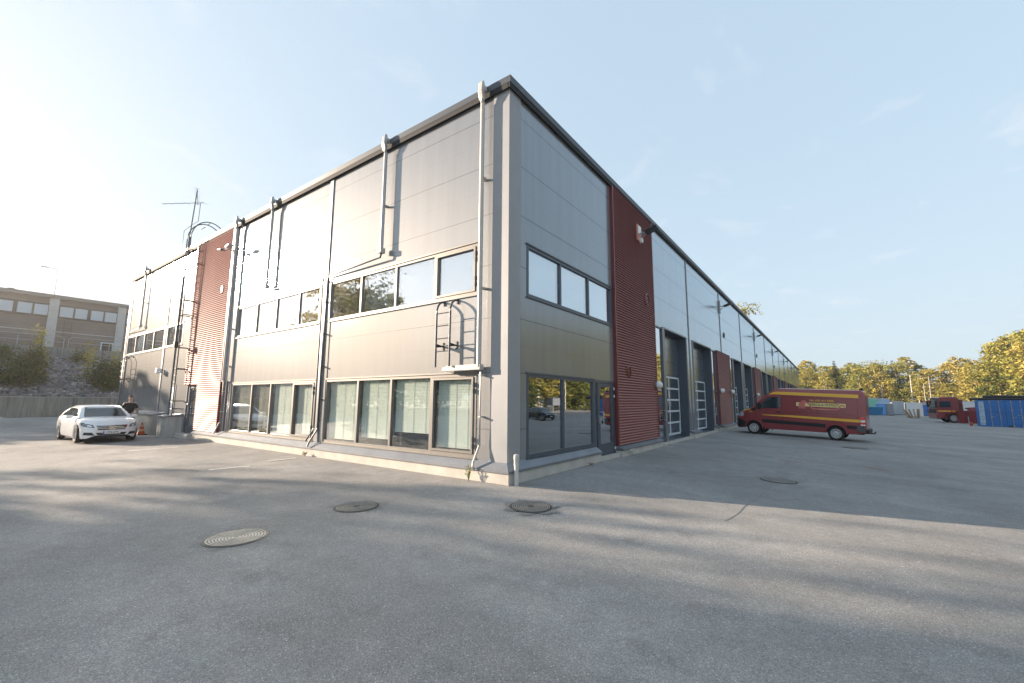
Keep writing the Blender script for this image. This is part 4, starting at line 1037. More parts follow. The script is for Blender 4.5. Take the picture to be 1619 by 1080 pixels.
    strip([(-.60, 1.86), (-.68, 1.84), (-.74, 1.77), (-.80, 1.66), (-.86, 1.57), (-.95, 1.545), (-1.3, 1.545), (-1.7, 1.545), (-1.82, 1.56), (-1.88, 1.64), (-1.92, 1.73), (-2.0, 1.77), (-2.07, 1.74), (-2.09, 1.68)], .062, .012)
    def blob(poly, e=.011):
        poly = [(-.19+(p[0]+.22)*1.09, p[1]-.02) for p in poly]
        q2 = []; cx = sum(p[0] for p in poly)/len(poly); cz = sum(p[1] for p in poly)/len(poly)
        for a, b in zip(poly, poly[1:]+poly[:1]): q.face([side_pt(cx, cz, e), side_pt(*a, e), side_pt(*b, e)])
    blob([(-.34, 1.63), (-.30, 1.74), (-.36, 1.82), (-.44, 1.86), (-.52, 1.84), (-.58, 1.78), (-.58, 1.66), (-.52, 1.62), (-.42, 1.62)])
    blob([(-.42, 1.82), (-.42, 1.90), (-.48, 1.945), (-.56, 1.95), (-.62, 1.92), (-.64, 1.86), (-.60, 1.80), (-.50, 1.78)], .012)
    for x in (-.35, -.43, -.50, -.57): blob([(x+.032, 1.66), (x-.032, 1.66), (x-.03, 1.52), (x+.03, 1.52)])
    q.build('elephant_logo', pink, t)
    q = MB(); q.box(-3.12, -3.0, -.92, .92, .42, .62); q.build('rear_bumper', plast, t, bevel=.02)
    q = MB(); q.tube([(-3.0, 0, .40), (-3.28, 0, .42)], .03, 8); q.tube([(-3.1, .35, .42), (-3.1, -.35, .42)], .03, 6); q.lathe([(.03, .44), (.035, .49), (.01, .51)], c=(-3.28, 0, 0), n=10); q.build('tow_bar', iron_b, t)
    q = MB(); q.box(-2.9, -2.75, -.25, .25, 2.52, 2.58); q.tube([(-2.85, -.28, 2.6), (-2.85, .28, 2.6)], .03, 6); q.build('roof_camera', plast, t)
    q = MB(); patch(bv, [(-.48, .66), (.48, .66), (.55, .95), (-.55, .95)], (1, 'X'), 8, 4, .008, q); patch(bv, [(-.7, .36), (.7, .36), (.7, .6), (-.7, .6)], (1, 'X'), 8, 3, .01, q); q.build('grille', plast, t)
    q = MB(); q.box(-2.9, 2.6, -.80, .80, .36, .80); q.build('underbody', plast, t)
    q = MB()
    for y in (.92, -.92): q.box(1.35, 1.37, y-.09, y+.09, .16, .42)
    q.build_each('mud_flap', rubber, t)
    for x in xa:
        for y in (.86, -.86): wheel(t, x, y, .345, .22, mat('steel_rim', (.50, .50, .50), .45, .1) if (x > 0 and y > 0) else bpy.data.materials['steel_rim'], steel=True)
make_van()

# truck in the yard
def make_truck():
    t = thing('lorry_cab', 'dark red lorry with yellow stripe parked among the bins on the far yard', 'truck', (17.6, 63.2, G(17, 63)), R(188))
    # frame: x forward, wheel axle at x=1.25
    red = mat('truck_red', (.24, .042, .042), .32, 0, .5, coat=.4); yel = bpy.data.materials['van_yellow']
    q = MB(); q.prism([(.78, 1.12), (.80, 1.12), (.86, 1.02), (1.9, 1.02), (2.0, .55), (2.58, .50), (2.66, .85), (2.68, 1.5), (2.58, 2.2), (2.45, 2.72), (2.25, 2.85), (.9, 2.88), (.78, 2.80)], 'Y', -1.2, 1.2)
    q.build('cab', red, t, bevel=.06)
    q = MB(); q.prism([(2.60, 2.12), (2.48, 2.68), (2.50, 2.69), (2.72, 1.66), (2.69, 1.62)], 'Y', -1.08, 1.08); q.build('windscreen', glass_car, t)
    q = MB(); q.box(2.40, 2.80, -1.15, 1.15, 2.72, 2.80); q.build('sun_visor', lens, t, bevel=.02)
    q = MB(); q.box(2.64, 2.72, -.9, .9, 1.05, 1.5); q.build('grille', plast, t)
    for s in (-1, 1):
        q = MB(); q.prism([(2.42, 1.72), (2.36, 2.32), (2.25, 2.40), (1.45, 2.40), (1.42, 1.72)], 'Y', s*1.195, s*1.212); q.build('side_window', glass_car, t)
        q = MB(); q.box(.82, 1.35, min(s*1.2, s*1.208), max(s*1.2, s*1.208), 1.22, 1.36); q.box(1.45, 2.55, min(s*1.2, s*1.208), max(s*1.2, s*1.208), 1.22, 1.36); q.build('yellow_stripe', yel, t)
        q = MB(); q.box(2.62, 2.78, min(s*1.22, s*1.42), max(s*1.22, s*1.42), 1.7, 2.4); q.box(2.5, 2.75, min(s*1.1, s*1.3), max(s*1.1, s*1.3), 2.4, 2.46); q.build('door_mirror', plast, t, bevel=.03)
        q = MB(); q.box(2.62, 2.70, min(s*.75, s*1.14), max(s*.75, s*1.14), .62, .86); q.build('headlight', lens, t)
        q = MB(); P = [(1.25+math.cos(a)*.70, .5+math.sin(a)*.70) for a in [math.pi*k/14 for k in range(-1, 16)]]+[(1.25+math.cos(a)*.60, .5+math.sin(a)*.60) for a in [math.pi*k/14 for k in range(15, -2, -1)]]
        for i in range(16):
            q.prism([P[i], P[i+1], P[33-i-1], P[33-i]], 'Y', s*.88, s*1.23)
        q.build('wheel_arch', red, t)
        q = MB(); q.box(1.41, 1.42, min(s*1.2, s*1.205), max(s*1.2, s*1.205), 1.1, 2.5); q.build_each('door_gap', plast, t)
        q = MB(); q.box(1.5, 1.62, min(s*1.2, s*1.23), max(s*1.2, s*1.23), 1.5, 1.54); q.build('door_handle', plast, t)
        wheel(t, 1.25, s*1.02, .50, .32, bpy.data.materials['steel_rim'], steel=True)
        wheel(t, -2.6, s*.98, .50, .5, bpy.data.materials['steel_rim'], steel=True)
    q = MB(); q.box(2.3, 2.76, -1.22, 1.22, .45, .95); q.build('front_bumper', red, t, bevel=.05)
    q = MB(); q.box(-3.6, 2.3, -.45, -.35, .75, 1.0); q.box(-3.6, 2.3, .35, .45, .75, 1.0); q.box(-3.6, -3.5, -.9, .9, .75, 1.0); q.build('chassis_frame', iron_b, t)
    q = MB(); q.box(-1.2, -.1, .5, 1.15, .5, 1.0); q.build('fuel_tank', red, t, bevel=.05)
    q = MB()
    for y in (-.55, -.1): q.lathe([(.07, 2.88), (.07, 3.0), (.02, 3.04)], c=(1.6, y+.3, 0), n=10)
    q.build_each('beacon', amber, t)
    q = MB(); q.prism([(.30, 1.0), (.42, 1.0), (.52, 2.6), (.34, 2.62)], 'Y', -.9, .9); q.box(-.6, .3, -.5, .5, 1.0, 1.35); q.tube([(-.1, 0, 1.6), (-1.6, 0, 1.7), (-2.3, 0, 1.72)], .10, 8); q.box(-1.1, -.35, -.3, .3, 1.0, 1.7)
    q.build('loader_crane', red, t, bevel=.03)
make_truck()
# red waste bins beside the lorry
redbin = mat('red_bin', (.22, .025, .028), .4, noise=.12, nscale=4)
def bin_(x, y, h, wd, label, rz=0):
    t = thing('steel_waste_bin', label, 'bin', (x, y, G(x, y)), rz)
    m = MB(); m.prism([(-wd*.42, .04), (wd*.42, .04), (wd*.5, h), (-wd*.5, h)], 'Y', -.4, .4)
    for u in (-.25, .25): m.box(wd*u-.05, wd*u+.05, -.44, .44, .1, h)
    m.build('bin_body', redbin, t, bevel=.01); m = MB(); m.box(-wd*.53, wd*.53, -.46, .46, h, h+.07); m.build('bin_rim', redbin, t, bevel=.01)
bin_(17.0, 60.9, 1.3, .75, 'upright red steel bin nearest the lorry rear wheel', .1)
bin_(17.8, 60.6, 1.3, .70, 'upright red steel bin nearer the blue container', -.1)

# blue container with side doors and pipes on top
blue = mat('container_blue', (.02, .135, .40), .45, .1, noise=.18, nscale=1.2); wornb = mat('container_worn_blue', (.32, .42, .52), .6, noise=.4, nscale=5)
def make_container():
    t = thing('shipping_container', 'bright blue shipping container with long side doors at right edge', 'container', (16.75, 53.3, G(17, 53)-.02), R(-9))
    L, Wd, Hh = 6.06, 2.44, 2.5
    m = MB(); m.box(.05, L-.05, .06, Wd-.06, .12, Hh-.1)
    for k in range(16): m.box(.0, .05, .2+k*.14, .27+k*.14, .16, Hh-.14)
    m.build('container_shell', blue, t)
    m = MB()
    for x in (0, L-.16): 
        for y in (0, Wd-.16): m.box(x, x+.16, y, y+.16, 0, Hh)
    m.box(.16, L-.16, .0, .08, 0, .16); m.box(.16, L-.16, 0, .08, Hh-.12, Hh); m.box(.16, L-.16, Wd-.08, Wd, 0, .16); m.box(.16, L-.16, Wd-.08, Wd, Hh-.12, Hh)
    m.box(0, .08, .16, Wd-.16, 0, .16); m.box(0, .08, .16, Wd-.16, Hh-.12, Hh)
    m.build_each('corner_frame', blue, t)
    m = MB(); m.box(.16, .52, -.012, .06, .16, Hh-.12); m.build('worn_post', wornb, t)
    x0 = .54; dw = (L-.16-x0)/4
    for k in range(4):
        a = x0+k*dw+.02; b = a+dw-.05
        m = MB(); m.box(a, b, 0.0, .05, .18, Hh-.14)
        for z0, z1 in ((.30, .78), (.86, 1.46), (1.54, 2.10)):
            m.box(a+.10, b-.10, -.025, 0, z0, z1)
        d = m.build('container_door', blue, t, bevel=.008)
        m = MB()
        for u in (.28, .72):
            xx = a+(b-a)*u; m.tube([(xx, -.06, .10), (xx, -.06, Hh-.06)], .022, 6)
            for zz in (.12, .9, 1.6, Hh-.12): m.box(xx-.05, xx+.05, -.075, 0, zz-.04, zz+.04)
            m.tube([(xx, -.08, .95+(u > .5)*.18), (xx+(-.3 if u > .5 else .3), -.08, .95+(u > .5)*.18)], .016, 5)
        m.build('locking_bar', pipe_m, d)
    m = MB(); 
    for a in (1.9, 3.7): m.box(a, a+.36, -.004, .01, .03, .13)
    m.build('fork_pocket', black_m, t)
    return t
make_container()
for i, (x0, x1, y, z, r, lb) in enumerate(((-.35, 7.0, .45, 2.62, .115, 'lower black rubber pipe sticking out left on top of the blue container'), (.5, 7.4, .75, 2.66, .13, 'black and rust brown pipe lying on the blue container behind the lower one'), (.55, 7.3, .58, 2.86, .10, 'thin dark pipe topmost of the stack on the blue container'))):
    base = Vector((16.75, 53.3, G(17, 53)-.02)); rot = Matrix.Rotation(R(-9), 3, 'Z'); m = MB()
    m.tube([base+rot@Vector((x0+(x1-x0)*k/6, y, z+.015*math.sin(k*1.7))) for k in range(7)], r, 12)
    tag(m.build('plastic_pipe', mat('pipe_dark%d' % i, ((.02, .02, .022), (.07, .03, .02), (.03, .028, .03))[i], .5), smooth=True), lb, 'pipe')

# yard clutter behind
def cabin(x, y, wd, h, dp, col, label, cat='portable toilet', rz=0, roofc=(.7, .72, .74), door=None, dome=.12, name='portable_toilet', wall2=None):
    t = thing(name, label, cat, (x, y, G(x, y)), rz)
    m = MB(); m.box(-wd/2, wd/2, 0, dp, .08, h-dome)
    for k in range(int(wd/.25)): m.box(-wd/2+.05+k*.25, -wd/2+.10+k*.25, -.015, 0, .1, h-dome-.05)
    m.build('cabin_wall', mat(name+'_wall', col, .5, noise=.08, nscale=3), t)
    m = MB(); m.prism([(-wd/2-.05, h-dome), (wd/2+.05, h-dome), (wd/2-.1, h-.02), (wd*.2, h), (-wd*.2, h), (-wd/2+.1, h-.02)], 'Y', -.06, dp+.06); m.build('cabin_roof', mat(name+'_roof', roofc, .5), t)
    if door:
        m = MB(); m.box(-wd*.30, wd*.30, -.03, -.016, .12, h-dome-.15); dd = m.build('cabin_door', mat(name+'_door', door, .5), t)
        m = MB(); m.box(wd*.2, wd*.25, -.06, -.03, 1.0, 1.15); m.build('door_handle', dark_steel, dd)
    m = MB(); m.box(-wd/2-.03, wd/2+.03, -.03, dp+.03, 0, .08); m.build('cabin_skid', iron_b, t)
cabin(11.9, 104.0, 1.8, 3.1, 2.0, (.25, .62, .50), 'pale green cabin with white roof just right of the van rear', 'cabin', 0, (.75, .78, .8), name='site_cabin')
cabin(13.7, 104.5, 1.9, 3.1, 2.0, (.42, .58, .82), 'pale blue cabin with white roof next to the green cabin', 'cabin', 0, (.75, .78, .8), name='site_cabin')
cabin(12.7, 96.5, 1.3, 2.2, 1.4, (.12, .35, .78), 'light blue portable toilet with white roof behind the blue skip', rz=0, door=(.14, .38, .8))
cabin(13.9, 97.0, 1.1, 2.2, 1.4, (.27, .28, .30), 'dark grey portable toilet right of the light blue toilet', door=(.3, .31, .33))
cabin(16.2, 108, 1.6, 2.7, 2.2, (.50, .54, .56), 'tall pale grey cabin with cream roof edge in the middle of the yard row', 'cabin', 0, (.72, .64, .45), name='site_cabin', dome=.08)
cabin(17.9, 107, 1.4, 2.4, 2.0, (.34, .38, .42), 'grey portable toilet first in the grey row', door=(.36, .4, .44))
cabin(19.3, 107.5, 1.3, 2.4, 2.0, (.36, .40, .44), 'grey portable toilet second in the grey row', door=(.38, .42, .46))
cabin(19.3, 101.5, 1.2, 2.15, 1.2, (.03, .15, .50), 'deep blue portable toilet right of the leaning white panel', door=(.03, .15, .52))
cabin(23.1, 118, 2.6, 2.5, 2.2, (.62, .66, .70), 'white cabin behind the deep blue toilet', 'cabin', name='site_cabin', dome=.07)
cabin(21.5, 106, 1.1, 2.0, 1.2, (.06, .30, .70), 'blue portable toilet beside the pallets', door=(.5, .52, .54))
t = thing('insulation_panel', 'tall white panel leaning upright in the yard row', 'panel', (16.9, 93.5, G(17, 93)), R(6))
m = MB(); m.box(-1.05, 1.0, 0, .12, .05, 2.3); m.build('panel_board', mat('white_board', (.74, .75, .76), .5), t)
m = MB(); m.box(1.0, 1.07, -.01, .13, .05, 2.3); m.box(-1.05, 1.07, -.01, .13, .0, .05); m.build('panel_edge', mat('pinkish_edge', (.5, .42, .44), .6), t)
def skip(x, y, L, h, col, label, rz=0):
    t = thing('steel_skip', label, 'skip', (x, y, G(x, y)), rz); mt = mat('skip_paint', col, .5, noise=.2, nscale=2)
    m = MB(); m.prism([(-L*.4, .1), (L*.4, .1), (L*.5, h), (-L*.5, h)], 'Y', 0, 1.7)
    for k in range(4): m.box(-L*.3+k*L*.2-.04, -L*.3+k*L*.2+.04, -.05, 0, .1, h)
    m.build('skip_body', mt, t); m = MB(); m.box(-L*.52, L*.52, -.06, 0, h-.1, h); m.box(-L*.52, L*.52, 1.7, 1.76, h-.1, h); m.build('skip_rim', mt, t)
skip(11.2, 86.5, 2.2, 1.4, (.015, .17, .36), 'teal blue steel skip right of the van')
skip(17.8, 77.5, 2.6, 1.25, (.10, .05, .03), 'rust brown steel skip behind the pallets and lorry front')
t = thing('metal_arch_frame', 'bent grey metal frame standing behind the toilets', 'frame', (16.2, 112, G(16, 112)), 0)
m = MB(); m.tube([(-2, 0, 2.6), (-.6, 0, 2.75), (-.25, 0, 2.6), (.0, 0, 1.4), (.1, 0, 0)], .09, 8); m.tube([(-2, 0, 2.6), (-2, 0, 0)], .08, 8); m.build('frame_tube', pipe_m, t)
def pallet(x, y, rz, tilt, label):
    t = thing('wooden_pallet', label, 'pallet', (x, y, G(x, y)), rz, 'pallets leaning in a bundle'); t.rotation_euler = (tilt, 0, rz)
    m = MB()
    for k in range(6): m.box(-.6, .6, -.02, 0, .02+k*.24, .12+k*.24)
    m.build('deck_board', mat('pallet_wood', (.40, .30, .20), .8, noise=.25, nscale=6) if 'pallet_wood' not in bpy.data.materials else bpy.data.materials['pallet_wood'], t)
    m = MB()
    for u in (-.56, 0, .5): m.box(u, u+.07, 0, .10, .0, 1.35)
    m.build('bearer', bpy.data.materials['pallet_wood'], t)
for i in range(4): pallet(14.75+i*.32, 79.8+.1*i, R(70+8*i), R(-24+9*i), ['leftmost leaning wooden pallet left of the lorry', 'second leaning wooden pallet left of the lorry', 'third leaning wooden pallet left of the lorry', 'upright wooden pallet nearest the lorry front'][i])
t = thing('painted_container', 'container with faded red and white painted side behind the lorry cab', 'container', (22.0, 112, G(22, 112)), R(-4))
m = MB(); m.box(-2, 4.0, 0, 2.4, .1, 2.75)
mu = mat('painted_side', (.6, .2, .2), .6); g = NG(mu); P = g.coord(); g.base(g.ramp(g.noise(P, .9, 3, .6), [(.0, (.55, .58, .60)), (.44, (.55, .40, .45)), (.5, (.50, .04, .05)), (.6, (.55, .06, .06)), (.68, (.7, .7, .72))]))
m.build('container_shell', mu, t); m = MB(); m.box(-2.05, -1.9, -.03, .1, 0, 2.8); m.box(3.9, 4.05, -.03, .1, 0, 2.8); m.box(-2.05, 4.05, -.03, .02, 2.7, 2.82); m.build('corner_frame', iron_b, t)
t = thing('white_container', 'long white container behind the red bins and blue container', 'container', (20.4, 76.5, G(20, 76)), R(-8))
m = MB(); m.box(-2.5, 5.0, 0, 2.4, .1, 2.45)
for k in range(24): m.box(-2.45+k*.31, -2.3+k*.31, -.02, 0, .15, 2.35)
m.build('container_shell', mat('container_white', (.66, .68, .70), .5, noise=.05, nscale=2), t); m = MB(); m.box(-2.55, 5.05, -.03, .1, 2.36, 2.5); m.box(-2.55, 5.05, -.03, .1, 0, .14); m.box(-2.55, -2.4, -.03, .1, .14, 2.36); m.build('corner_frame', mat('container_edge', (.5, .52, .54), .5), t)
t = thing('tarpaulin_heap', 'pale heap of stacked boards under a white sheet left of blue container', 'sheeted stack', (18.9, 67.5, G(19, 67)), R(-5))
m = MB(); P_ = []
for i in range(15):
    for j in range(7):
        u, v = i/14, j/6; P_.append((u*3.0-1.6, v*1.4, .35+1.15*math.sin(min(1, u*1.25)*math.pi*.5)**1.5*math.sin(v*math.pi)**.4*(.9+.1*math.sin(i*2.3+j))*(1-.25*(u > .85))))
m.v = P_
for i in range(14):
    for j in range(6): m.f.append((i*7+j, (i+1)*7+j, (i+1)*7+j+1, i*7+j+1)); m.m.append(0)
m.build('white_sheet', mat('white_tarp', (.68, .69, .70), .6), t, smooth=True); m = MB()
for k in range(3): m.box(-1.7, 1.5, .02+.03*k, 1.36, k*.14, k*.14+.10)
m.build('board_stack', mat('grey_boards', (.34, .32, .30), .8), t)
m = MB(); m.box(17.0, 21.0, 61.8, 62.0, G(19, 62), G(19, 62)+.07); tag(m.build('timber_beam', bpy.data.materials['grey_boards']), 'pale timber beam lying on the ground left of the blue container', 'beam')
t = thing('barrel', 'small orange barrel at the foot of the blue container corner', 'barrel', (16.4, 54.0, G(16, 54)))
m = MB(); m.lathe([(.09, 0), (.12, .03), (.12, .28), (.10, .32), (.03, .33)], n=14); m.build('barrel_body', orange, t, smooth=True); m = MB(); m.lathe([(.124, .13), (.124, .18)], n=14); m.build('barrel_band', iron_b, t)
# white hoarding along the yard edge
t = thing('site_hoarding', 'long pale hoarding closing the yard in front of the forest', 'hoarding', (0, 0, 0))
m = MB()
HP = [(4, 131), (14, 131), (24, 127.5), (34, 122), (50, 112)]
for (a, b), (c, d) in zip(HP, HP[1:]):
    L = math.dist((a, b), (c, d)); n = int(L/2.4)
    for i in range(n):
        x0, y0 = a+(c-a)*i/n, b+(d-b)*i/n; x1, y1 = a+(c-a)*(i+.97)/n, b+(d-b)*(i+.97)/n
        m.obox(((x0+x1)/2, (y0+y1)/2, G(x0, y0)+1.2), ((x1-x0)/2, (y1-y0)/2, 0), (-(y1-y0)/L*n*.02, (x1-x0)/L*n*.02, 0), (0, 0, 1.2))
m.build('hoarding_board', mat('hoarding_pale', (.55, .60, .64), .6, noise=.12, nscale=.4), t)
m = MB()
for (a, b), (c, d) in zip(HP, HP[1:]):
    n = int(math.dist((a, b), (c, d))/2.4)
    for i in range(n+1): m.box(a+(c-a)*i/n-.04, a+(c-a)*i/n+.04, b+(d-b)*i/n-.12, b+(d-b)*i/n-.05, G(a, b), G(a, b)+2.45)
m.build('hoarding_post', pipe_m, t)
# lamp posts
def lamp_post(x, y, h, label, arms=((-2.0, 0),), col=None, tilt=0, z=None):
    t = thing('street_lamp', label, 'street lamp', (x, y, G(x, y) if z is None else z))
    m = MB(); m.tube([(0, 0, 0), (0, 0, h)], .085, 10, r2=.045); m.lathe([(.13, 0), (.13, .5), (.085, .6)], n=10); m.build('lamp_pole', col or pipe_m, t, smooth=True)
    a_ = MB(); hd = MB()
    for ax, ay in arms:
        a_.tube([(0, 0, h-.1), (ax*.25, ay*.25, h+.02), (ax*.8, ay*.8, h+.05)], .035, 6); d = Vector((ax, ay, 0)).normalized(); p = Vector((-d.y, d.x, 0)); hd.obox(Vector((ax*.95, ay*.95, h+.04)), d*.35, p*.13, (0, 0, .055))
    a_.build('lamp_arm', pipe_m, t); hd.build('lamp_head', pipe_m, t, bevel=.02)
lamp_post(19.5, 118, 8.3, 'slim white lamp post with two arms left of the lorry', ((-1.3, 0), (1.3, 0)), mat('post_white', (.72, .68, .66), .5))
lamp_post(14.6, 116.5, 6.1, 'short grey lamp post with one arm above the grey cabins', ((-1.5, 0),))
lamp_post(23.6, 127, 8.1, 'grey lamp post with one arm rising behind the lorry cab', ((-1.8, 0),))
lamp_post(24.3, 140, 7.0, 'far thin lamp post half hidden by the trees behind lorry', ((1.5, 0),))
lamp_post(33, 62, 9, 'tall white lamp post right of the view, mirrored in ground floor window', ((-1.5, 0),), bpy.data.materials['post_white'])
t = thing('raised_hopper', 'grey metal hopper on braced legs right of the view, mirrored in the window', 'hopper', (36, 63, G(36, 63)), R(25)); t.scale = (.6, .6, .6)
m = MB(); m.box(-2.2, 2.2, -1.5, 1.5, 2.4, 4.4); m.prism([(-2.3, 4.4), (2.3, 4.4), (2.0, 4.6), (-2.0, 4.6)], 'Y', -1.6, 1.6); m.build('hopper_tank', mat('hopper_grey', (.12, .14, .17), .5), t)
m = MB()
for x in (-2, 0, 2):
    for y in (-1.3, 1.3): m.tube([(x, y, 0), (x, y, 2.4)], .08, 6)
for y in (-1.3, 1.3): m.tube([(-2, y, .2), (0, y, 2.3)], .05, 5); m.tube([(2, y, .2), (0, y, 2.3)], .05, 5)
m.build('hopper_leg', pipe_m, t)

# ------------------------------------------------------------ person behind the car (back to the camera)
def skin_body(name, mt, parent, joints, edges, sub=2):
    me = bpy.data.meshes.new(name); me.from_pydata([j[0] for j in joints], edges, []); me.materials.append(mt)
    o = bpy.data.objects.new(name, me); C.objects.link(o); o.parent = parent
    sk = o.modifiers.new('skin', 'SKIN'); sk.use_smooth_shade = True
    for i, j in enumerate(joints):
        v = me.skin_vertices[0].data[i]; v.radius = j[1] if isinstance(j[1], tuple) else (j[1], j[1])
    me.skin_vertices[0].data[0].use_root = True
    ss = o.modifiers.new('sub', 'SUBSURF'); ss.levels = sub; ss.render_levels = sub
    dg = bpy.context.evaluated_depsgraph_get(); m2 = bpy.data.meshes.new_from_object(o.evaluated_get(dg))
    o.modifiers.clear(); o.data = m2; m2.polygons.foreach_set('use_smooth', [True]*len(m2.polygons))
    return o
skin_m = mat('skin', (.46, .27, .20), .55); cloth_b = mat('black_cotton', (.012, .012, .014), .85, bump=.2, bscale=25); hair_m = mat('short_hair', (.10, .055, .03), .8, bump=.5, bscale=120)
def make_person():
    px, py = -20.4, -1.40
    t = thing('person', 'person in black t-shirt and black trousers seen from behind beside the white car', 'person', (px, py, G(px, py)), R(80))
    # local frame: +y is the way the person faces, x to the right hand side
    J = [((0, 0, .98), (.15, .11)), ((0, .0, 1.18), (.14, .10)), ((0, -.01, 1.40), (.17, .105)), ((0, -.005, 1.50), (.07, .07)), ((0, .01, 1.58), (.058, .06)), ((0, .02, 1.66), (.078, .088)), ((0, .02, 1.76), (.080, .098)), ((0, .015, 1.83), (.055, .068))]
    E_ = [(i, i+1) for i in range(7)]
    def add(p, r, par): J.append((p, r)); E_.append((par, len(J)-1)); return len(J)-1
    for s in (-1, 1):
        a = add((s*.19, -.01, 1.46), .062, 2); b = add((s*.27, -.01, 1.20), .048, a); c = add((s*.29, .14 if s > 0 else .10, .98), .036, b); d = add((s*.27, .21 if s > 0 else .16, .93), .028, c)
        h = add((s*.26, .26 if s > 0 else .21, .90), (.032, .018), d); y0 = .26 if s > 0 else .21
        for k, (dx, ln) in enumerate(((-.026, .070), (-.009, .080), (.009, .076), (.026, .060))):
            f1 = add((s*.26+dx, y0+.04, .885), .0095, h); f2 = add((s*.26+dx, y0+.04+ln*.5, .865), .0085, f1); add((s*.26+dx, y0+.03+ln*.6, .835), .008, f2)
        q = add((s*.26-s*.035, y0+.0, .895), .0105, h); add((s*.26-s*.05, y0+.04, .885), .009, q)
        l = add((s*.095, 0, .90), .085, 0); kn = add((s*.11, .02, .50), .055, l); an = add((s*.12, -.01, .10), .038, kn); add((s*.13, .14, .04), (.042, .03), an)
    body = skin_body('body', skin_m, t, J, E_)
    sh = [((0, 0, .96), (.17, .125)), ((0, 0, 1.16), (.165, .12)), ((0, -.01, 1.36), (.18, .125)), ((0, -.008, 1.485), (.10, .085))]; e = [(0, 1), (1, 2), (2, 3)]
    for s in (-1, 1): k = len(sh); sh += [((s*.185, -.01, 1.43), .078), ((s*.262, -.005, 1.22), .066)]; e += [(2, k), (k, k+1)]
    skin_body('t_shirt', cloth_b, t, sh, e)
    tr = [((0, 0, 1.0), (.16, .125))]; e = []
    for s in (-1, 1): k = len(tr); tr += [((s*.095, 0, .88), .105), ((s*.112, .02, .50), .078), ((s*.12, -.005, .12), .065)]; e += [(0, k), (k, k+1), (k+1, k+2)]
    skin_body('trousers', cloth_b, t, tr, e)
    m = MB()
    for i in range(9):
        pass
    hb = [((0, .0, 1.72), (.080, .092)), ((0, -.002, 1.79), (.084, .102)), ((0, .0, 1.845), (.060, .078))]
    skin_body('hair', hair_m, t, hb, [(0, 1), (1, 2)])
    m = MB()
    for s in (-1, 1): m.lathe([(.006, -.012), (.018, -.006), (.020, .006), (.01, .010)], c=(s*.083, .015, 1.70), axis='X', n=10)
    m.obox((0, .118, 1.69), (.012, 0, 0), (0, .016, .004), (0, -.004, .022)); m.build('ears_and_nose', skin_m, t, smooth=True)
    m = MB()
    for s in (-1, 1): m.lathe([(.002, .0), (.011, .004), (.012, .01)], c=(s*.032, .098, 1.725), axis='Y', n=10)
    m.build('eyes', white_pl, t); m = MB(); m.box(-.024, .024, .104, .110, 1.643, 1.652); m.build('mouth', red_trim, t)
    m = MB()
    for s in (-1, 1): m.box(s*.13-.05, s*.13+.05, -.09, .20, -.0, .08)
    m.build('shoes', black_m, t, bevel=.03, smooth=True)
make_person()

# ------------------------------------------------------------ left background: retaining wall, rubble slope, terrace, brick hall
t = thing('retaining_wall', 'low weather streaked concrete retaining wall behind the white car', 'wall', (0, 0, 0))
m = MB(); y = -24
while y < 34: m.box(-41.3, -41, y, y+5.97, .0, 1.95); y += 6
m.build('wall_panel', conc_st, t); m = MB(); m.box(-41.32, -40.98, -24, 34, 1.95, 2.0); m.build('wall_cap', conc_p, t)
def slope_z(x): return 1.85+(5.35-1.85)*min(1, max(0, (-41-x)/9))
rub_m = mat('rubble_ground', (.16, .15, .15), .9, noise=.4, nscale=1.5, bump=.8, bscale=4)
m = MB()
for i in range(12):
    for j in range(40):
        x = -41.2-i*.85; y = -24+j*1.5; m.v.append((x, y, slope_z(x)+rnd(-.06, .06)))
for i in range(11):
    for j in range(39): m.f.append((i*40+j, i*40+j+1, (i+1)*40+j+1, (i+1)*40+j)); m.m.append(0)
tag(m.build('slope_terrain', rub_m, smooth=True), 'rubble covered slope', 'terrain', kind='structure')
stone = mat('rubble_stone', (.22, .20, .20), .85); g = NG(stone); gi = g.new('ShaderNodeNewGeometry'); g.base(g.mix(1, g.ramp(gi.outputs['Random Per Island'], [(0, (.09, .085, .095)), (.4, (.20, .18, .185)), (.7, (.26, .205, .19)), (1, (.40, .38, .38))]), g.rng(g.noise(g.coord(), 9, 4), .3, .7, .75, 1.2), 'MULTIPLY'))
m = MB(); ico = [(0,0,1),(.89,0,.45),(.28,.85,.45),(-.72,.53,.45),(-.72,-.53,.45),(.28,-.85,.45),(.72,.53,-.45),(-.28,.85,-.45),(-.89,0,-.45),(-.28,-.85,-.45),(.72,-.53,-.45),(0,0,-1)]
icf = [(0,1,2),(0,2,3),(0,3,4),(0,4,5),(0,5,1),(1,6,2),(2,7,3),(3,8,4),(4,9,5),(5,10,1),(6,7,2),(7,8,3),(8,9,4),(9,10,5),(10,6,1),(11,7,6),(11,8,7),(11,9,8),(11,10,9),(11,6,10)]
for k in range(6500):
    x = rnd(-50.3, -41.35); y = rnd(-8, 9); s = rnd(.07, .19)*(1.4 if random.random() < .1 else 1); rot = Matrix.Rotation(rnd(0, 6), 3, Vector((rnd(-1, 1), rnd(-1, 1), rnd(-1, 1))).normalized()); sc = Vector((s*rnd(.7, 1.3), s*rnd(.6, 1.2), s*rnd(.5, .9))); n0 = len(m.v); c = Vector((x, y, slope_z(x)+s*.3))
    for v in ico: m.v.append(tuple(c+rot@Vector((v[0]*sc.x, v[1]*sc.y, v[2]*sc.z))*rnd(.85, 1.1)))
    for f in icf: m.f.append(tuple(n0+i for i in f)); m.m.append(0)
tag(m.build('rubble', stone), 'grey and reddish broken stones covering the slope', 'rubble', kind='stuff')
